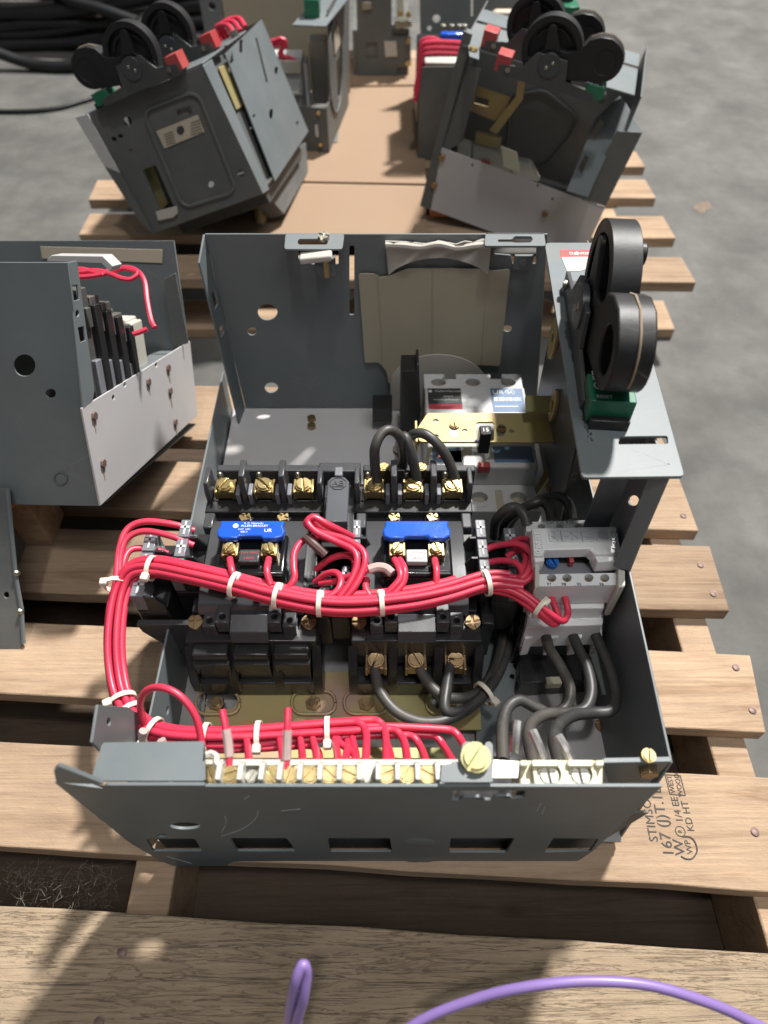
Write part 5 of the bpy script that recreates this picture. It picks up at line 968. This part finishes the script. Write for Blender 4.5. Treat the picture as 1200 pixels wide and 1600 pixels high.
# --- upright unit behind the tilted left unit
D = thing('upright_unit', (-.2, 1.65, 0), 'upright grey unit with green block and grey relay behind the tilted left unit', 'electrical unit')
n0, n1 = V((-.33, 1.55, .003)), V((-.115, 1.515, .003)); e1 = V((-.082, 1.75, .003)); ry = (e1 - n1).normalized(); rxv = (n1 - n0).normalized()
def wallp(nm, mt, p, q, z0, z1, holes=(), th=.002): 
    d = V((0, 0, 1)).cross(q - p).normalized() * th; return one(nm, mt, D, [V((p.x, p.y, z0)), V((q.x, q.y, z0)), V((q.x, q.y, z1)), V((p.x, p.y, z1))], d, holes)
nf = wallp('low_front', 'paint_old', n0, n1, .003, .092)
for z_ in (.018, .08): k = MB(); p = n1 - rxv * .018 + V((0, -.001, z_)); k.cyl(p, p - V((0, .004, 0)), .004, 6); k.build('bolt', M['brass'], nf)
k = MB(); p = n1 - rxv * .024 + V((0, -.0015, .045)); k.box(p.x - .003, p.x + .003, p.y - .001, p.y, p.z - .012, p.z + .012); k.build('slot_plate', M['white'], nf)
one('side_wall', 'paint_old', D, [n1, e1, e1 + V((.01, .06, .24)), n1 + ry * .06 + V((0, 0, .24)), n1 + ry * .05 + V((0, 0, .092)), n1 + V((0, 0, .092))], (-.002, 0, 0), [[n1 + ry * a + V((0, 0, b)) for a, b in ((.12, .06), (.16, .06), (.16, .13), (.12, .13))]])
k = MB(); q = [n1 + ry * (.10 + .07 * math.cos(t)) + V((.002, 0, .13 + .085 * math.sin(t))) for t in [i * math.pi / 8 for i in range(17)]]; k.tube(q, .002, 5); k.build('stamped_rim', M['paint_old'], D)
one('nameplate', 'label_cream', D, [n1 + ry * a + V((.0015, 0, b)) for a, b in ((.10, .15), (.16, .15), (.16, .19), (.10, .19))], (.0005, 0, 0))
one('back_plate', 'kraft', D, [V((-.36, 1.86, .003)), V((-.08, 1.82, .003)), V((-.08, 1.82, .30)), V((-.36, 1.86, .30))], (0, .002, 0))
one('left_plate', 'paint', D, [V((-.41, 1.86, .003)), V((-.365, 1.87, .003)), V((-.365, 1.87, .30)), V((-.41, 1.86, .30))], (0, .002, 0), [[V((-.385 + .008 * math.cos(t), 1.8655, .165 + .008 * math.sin(t))) for t in [i * .52 for i in range(12)]]])
k = MB(); k.box(-.36, -.10, 1.56, 1.82, .003, .006); k.build('base_pan', M['paint_old'], D)
k = MB(); k.plate([V((-.172, 1.53, .232)), V((-.108, 1.525, .232)), V((-.055, 1.75, .232)), V((-.115, 1.76, .232))], (0, 0, -.003)); k.build('operator_plate', M['paint'], D, bevel=.001)
k = MB(); k.box(-.150, -.122, 1.565, 1.60, .232, .262); k.build('green_block', M['green'], D, bevel=.001)
k = MB(); k.box(-.148, -.124, 1.61, 1.72, .235, .30); k.build('handle_body', M['handle'], D, bevel=.006)
for (x0_, x1_, y0_, y1_, z0_, z1_, mt, nm) in ((-.225, -.165, 1.60, 1.64, .06, .155, 'ltgrey', 'relay'), (-.222, -.168, 1.595, 1.60, .125, .15, 'ivory', 'relay_terminals'), (-.222, -.168, 1.592, 1.60, .085, .092, 'ivory', 'relay_terminals'), (-.155, -.118, 1.64, 1.68, .05, .17, 'ivory', 'breaker_block'), (-.185, -.13, 1.57, 1.60, .006, .05, 'white', 'terminal_cover'), (-.162, -.155, 1.58, 1.62, .05, .15, 'ltgrey', 'relay')):
    k = MB(); k.box(x0_, x1_, y0_, y1_, z0_, z1_); k.build(nm, M[mt], D, bevel=.002)
for i in range(3): x = -.21 + i * .018; k = MB(); k.tube(spline([(x, 1.595, .08), (x, 1.575, .06), (x + .004, 1.568, .03), (x - .01, 1.575, .01)]), .0035, 7); k.build('internal_wire', M['zinc'], D)
for px in ([(420, 70), (438, 60), (445, 70), (436, 85), (450, 90), (462, 94)], [(425, 75), (442, 66), (440, 82), (448, 97), (460, 98)], [(424, 64), (444, 62), (447, 76)]):
    k = MB(); k.tube(spline([aty(x, y, 1.60) for x, y in px]), .004, 7); k.build('internal_wire', M['red'], D)

# --- farthest grey panel between the rear units
E = thing('far_unit', (-.05, 1.92, 0), 'plain dark grey unit end with two bright windows at the far end of the cardboard', 'electrical unit')
ye = 1.92; g = lambda px, o_=0: [aty(x, y, ye + o_) for x, y in px]
one('end_plate', 'paint_old', E, g([(555, -60), (612, -60), (612, 56), (642, 56), (642, 103), (620, 106), (620, 118), (560, 118)]), (0, .002, 0), [g([(572, 67), (589, 66), (590, 90), (571, 91)])])
one('window', 'paper', E, g([(600, 64), (619, 64), (621, 88), (602, 89)], -.002), (0, -.001, 0)); one('window_backing', 'ltgrey', E, g([(570, 66), (590, 66), (590, 91), (571, 91)], .01), (0, .001, 0))
one('latch', 'zinc', E, g([(565, 3), (580, 3), (582, 14), (566, 17)], -.006), (0, .005, 0), bevel=.002)
for (x, y) in ((625, 20), (638, 22), (638, 64), (637, 98)): p = g([(x, y)], -.003)[0]; k = MB(); k.cyl(p, p - V((0, .006, 0)), .006, 8); k.build('bolt', M['brass'], E)
one('terminal_row', 'ivory', E, g([(618, -20), (630, -20), (632, 30), (620, 32)], .03), (0, .02, 0), bevel=.002); one('ledge', 'zinc', E, g([(616, 34), (642, 32), (644, 42), (618, 46)], -.01), (0, .03, 0))
k = MB(); k.box(-.075, .06, 1.925, 2.12, .003, .10); k.build('shell', M['paint_old'], E)

# --- upright unit with the red harness at the rear right
Fu = thing('upright_unit', (.13, 1.6, 0), 'upright dark grey unit with red harness and blue suppressor behind the open sided unit', 'electrical unit')
f_ = lambda px, Y: [aty(x, y, Y) for x, y in px]
one('low_front', 'paint_old', Fu, f_([(655, 105), (745, 103), (735, 252), (653, 252)], 1.49), (0, .002, 0))
one('rear_plate', 'paint', Fu, f_([(655, -40), (860, -40), (850, 120), (658, 120)], 1.80), (0, .002, 0), [f_(ell(682, 29, 6, 6), 1.80), f_(ell(671, 44, 3.5, 3.5), 1.80), f_([(736, -20), (739, -20), (739, 25), (736, 25)], 1.80)])
k = MB(); a, b = f_([(656, 250)], 1.49)[0], f_([(735, 250)], 1.49)[0]; k.box(a.x, b.x + .1, 1.495, 1.80, .0045, .008); k.build('base_pan', M['paint_old'], Fu)
k = MB(); k.box(a.x, a.x + .002, 1.495, 1.80, .008, .12); k.build('side_wall', M['paint_old'], Fu)
a = f_([(690, 84)], 1.55)[0]; k = MB(); k.box(a.x - .045, a.x + .07, 1.54, 1.66, .05, a.z); k.build('contactor_body', M['black'], Fu, bevel=.003)
k = MB(); q = f_([(698, 60)], 1.55)[0]; k.box(q.x - .012, q.x + .035, 1.55, 1.565, q.z - .004, q.z + .008); k.build('suppressor', M['blue'], Fu, bevel=.003)
for x in (692, 705, 717, 725):
    p = f_([(x, 49)], 1.62)[0]; k = MB(); k.cyl(p - V((0, 0, .01)), p + V((0, 0, .012)), .006, 10); k.build('terminal', M['zinc'], Fu, bevel=.001)
k = MB(); p = f_([(672, 93)], 1.515)[0]; k.box(p.x - .01, p.x + .055, 1.50, 1.53, p.z - .008, p.z); k.build('terminal_strip', M['ivory'], Fu, bevel=.002)
k = MB(); k.plate(f_([(759, 35), (775, 18), (815, 18), (812, 60), (760, 60)], 1.72), (0, .02, 0)); k.build('paper_roll', M['label_cream'], Fu, bevel=.004)
for j in range(3):
    o_ = j * .0075
    P = spline([aty(x, y, 1.50) + V((0, o_ * .6 - .01, o_)) for x, y in ((725, 82), (700, 80), (672, 80), (660, 85), (655, 105), (652, 135), (648, 155))]); k = MB(); k.tube(P, .0042, 7); k.build('harness_wire', M['red'], Fu)
for j in range(2):
    P = spline([aty(x + j * 3, y + j * 8, 1.54) for x, y in ((690, 66), (675, 60), (660, 64), (656, 78), (657, 92))]); k = MB(); k.tube(P, .004, 7); k.build('harness_wire', M['red'], Fu)
k = MB(); k.plate([atz(x, y, .235) for x, y in ((868, -30), (895, -30), (908, 40), (882, 40))], (0, 0, -.003)); k.build('operator_plate', M['paint'], Fu)
k = MB(); p = atz(889, 20, .25); k.box(p.x - .014, p.x + .014, p.y - .02, p.y + .02, .235, .265); k.build('green_block', M['green'], Fu, bevel=.001)
k = MB(); p = atz(884, 2, .26); k.box(p.x - .012, p.x + .012, p.y - .02, p.y + .06, .235, .30); k.build('handle_body', M['handle'], Fu, bevel=.008)

# ------------------------------------------------------------------ dark stack at the back left
S = thing('pallet', (-1.5, 2.75, FLOOR), 'wooden pallet stack coloured dark as shade at the back left', 'pallet')
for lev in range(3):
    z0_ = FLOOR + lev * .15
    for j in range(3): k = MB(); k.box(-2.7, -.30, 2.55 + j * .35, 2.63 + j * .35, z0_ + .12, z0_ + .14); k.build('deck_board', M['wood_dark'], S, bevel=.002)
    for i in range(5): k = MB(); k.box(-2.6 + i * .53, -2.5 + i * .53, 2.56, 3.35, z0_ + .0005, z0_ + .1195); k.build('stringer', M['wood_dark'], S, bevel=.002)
rnd = random.Random(21)
def cab(px, lb, r=.016):
    P = spline([hit(x, y, (0, Y, 0), (0, 1, 0)) for x, y, Y in px]); k = MB(); k.tube(P, r, 10); tag(k.build('black_hose', M['cable'], loc=P[0], smooth=60), lb, 'hose', 'black hoses on the dark pallets')
cab([(-60, 60, 2.35), (0, 84, 2.35), (50, 100, 2.34), (100, 104, 2.33), (150, 92, 2.34), (185, 70, 2.36), (215, 40, 2.4), (250, 10, 2.45), (280, -20, 2.5)], 'black glossy hose hanging in a long sagging curve at the back left')
cab([(60, -30, 2.5), (110, 0, 2.48), (160, 15, 2.46), (215, 34, 2.44), (300, 60, 2.42), (400, 80, 2.4)], 'black glossy hose sloping down behind the handles of the tilted left unit')
for i in range(16):
    y = -30 + i * 8.5; P_ = [(-80, y + 40 + rnd.uniform(-8, 8), 2.52 + rnd.uniform(-.05, .05)), (60, y + 40 + rnd.uniform(-10, 10), 2.5), (180, y + 25 + rnd.uniform(-10, 10), 2.5), (300, y + 10 + rnd.uniform(-10, 10), 2.5), (420, y + rnd.uniform(-8, 8), 2.52)]
    if y + 30 > 112: continue
    if i % 3 == 0 and i < 6: continue
    cab(P_, 'black hose lying in the dark pile behind the long sagging hose', rnd.uniform(.012, .02))
P = spline([atz(x, y, FLOOR + .006) for x, y in ((-40, 174), (40, 174), (90, 169), (130, 158), (150, 152), (200, 140))]); k = MB(); k.tube(P, .006, 8); tag(k.build('floor_cable', M['cable'], loc=P[0], smooth=60), 'thin black cable lying on the bare concrete beside the tilted left unit', 'cable')
# stain on the concrete
k = MB(); rnd = random.Random(2); pts = []
for i in range(18): t = i / 18 * 6.283; r_ = 1 + rnd.uniform(-.3, .3); pts.append((1097 + 13 * r_ * math.cos(t), 324 + 8 * r_ * math.sin(t)))
k.plate([atz(x, y, FLOOR + .0002) for x, y in pts], (0, 0, .0003)); o = k.build('floor_stain', mat('dried_mud', (.16, .12, .09), .9, var=.3, vscale=60, bump=.3), smooth=0); tag(o, 'small brown dried stain on the concrete floor', 'stain')
for o in list(bpy.data.objects):
    if '_o' in o: del o['_o']
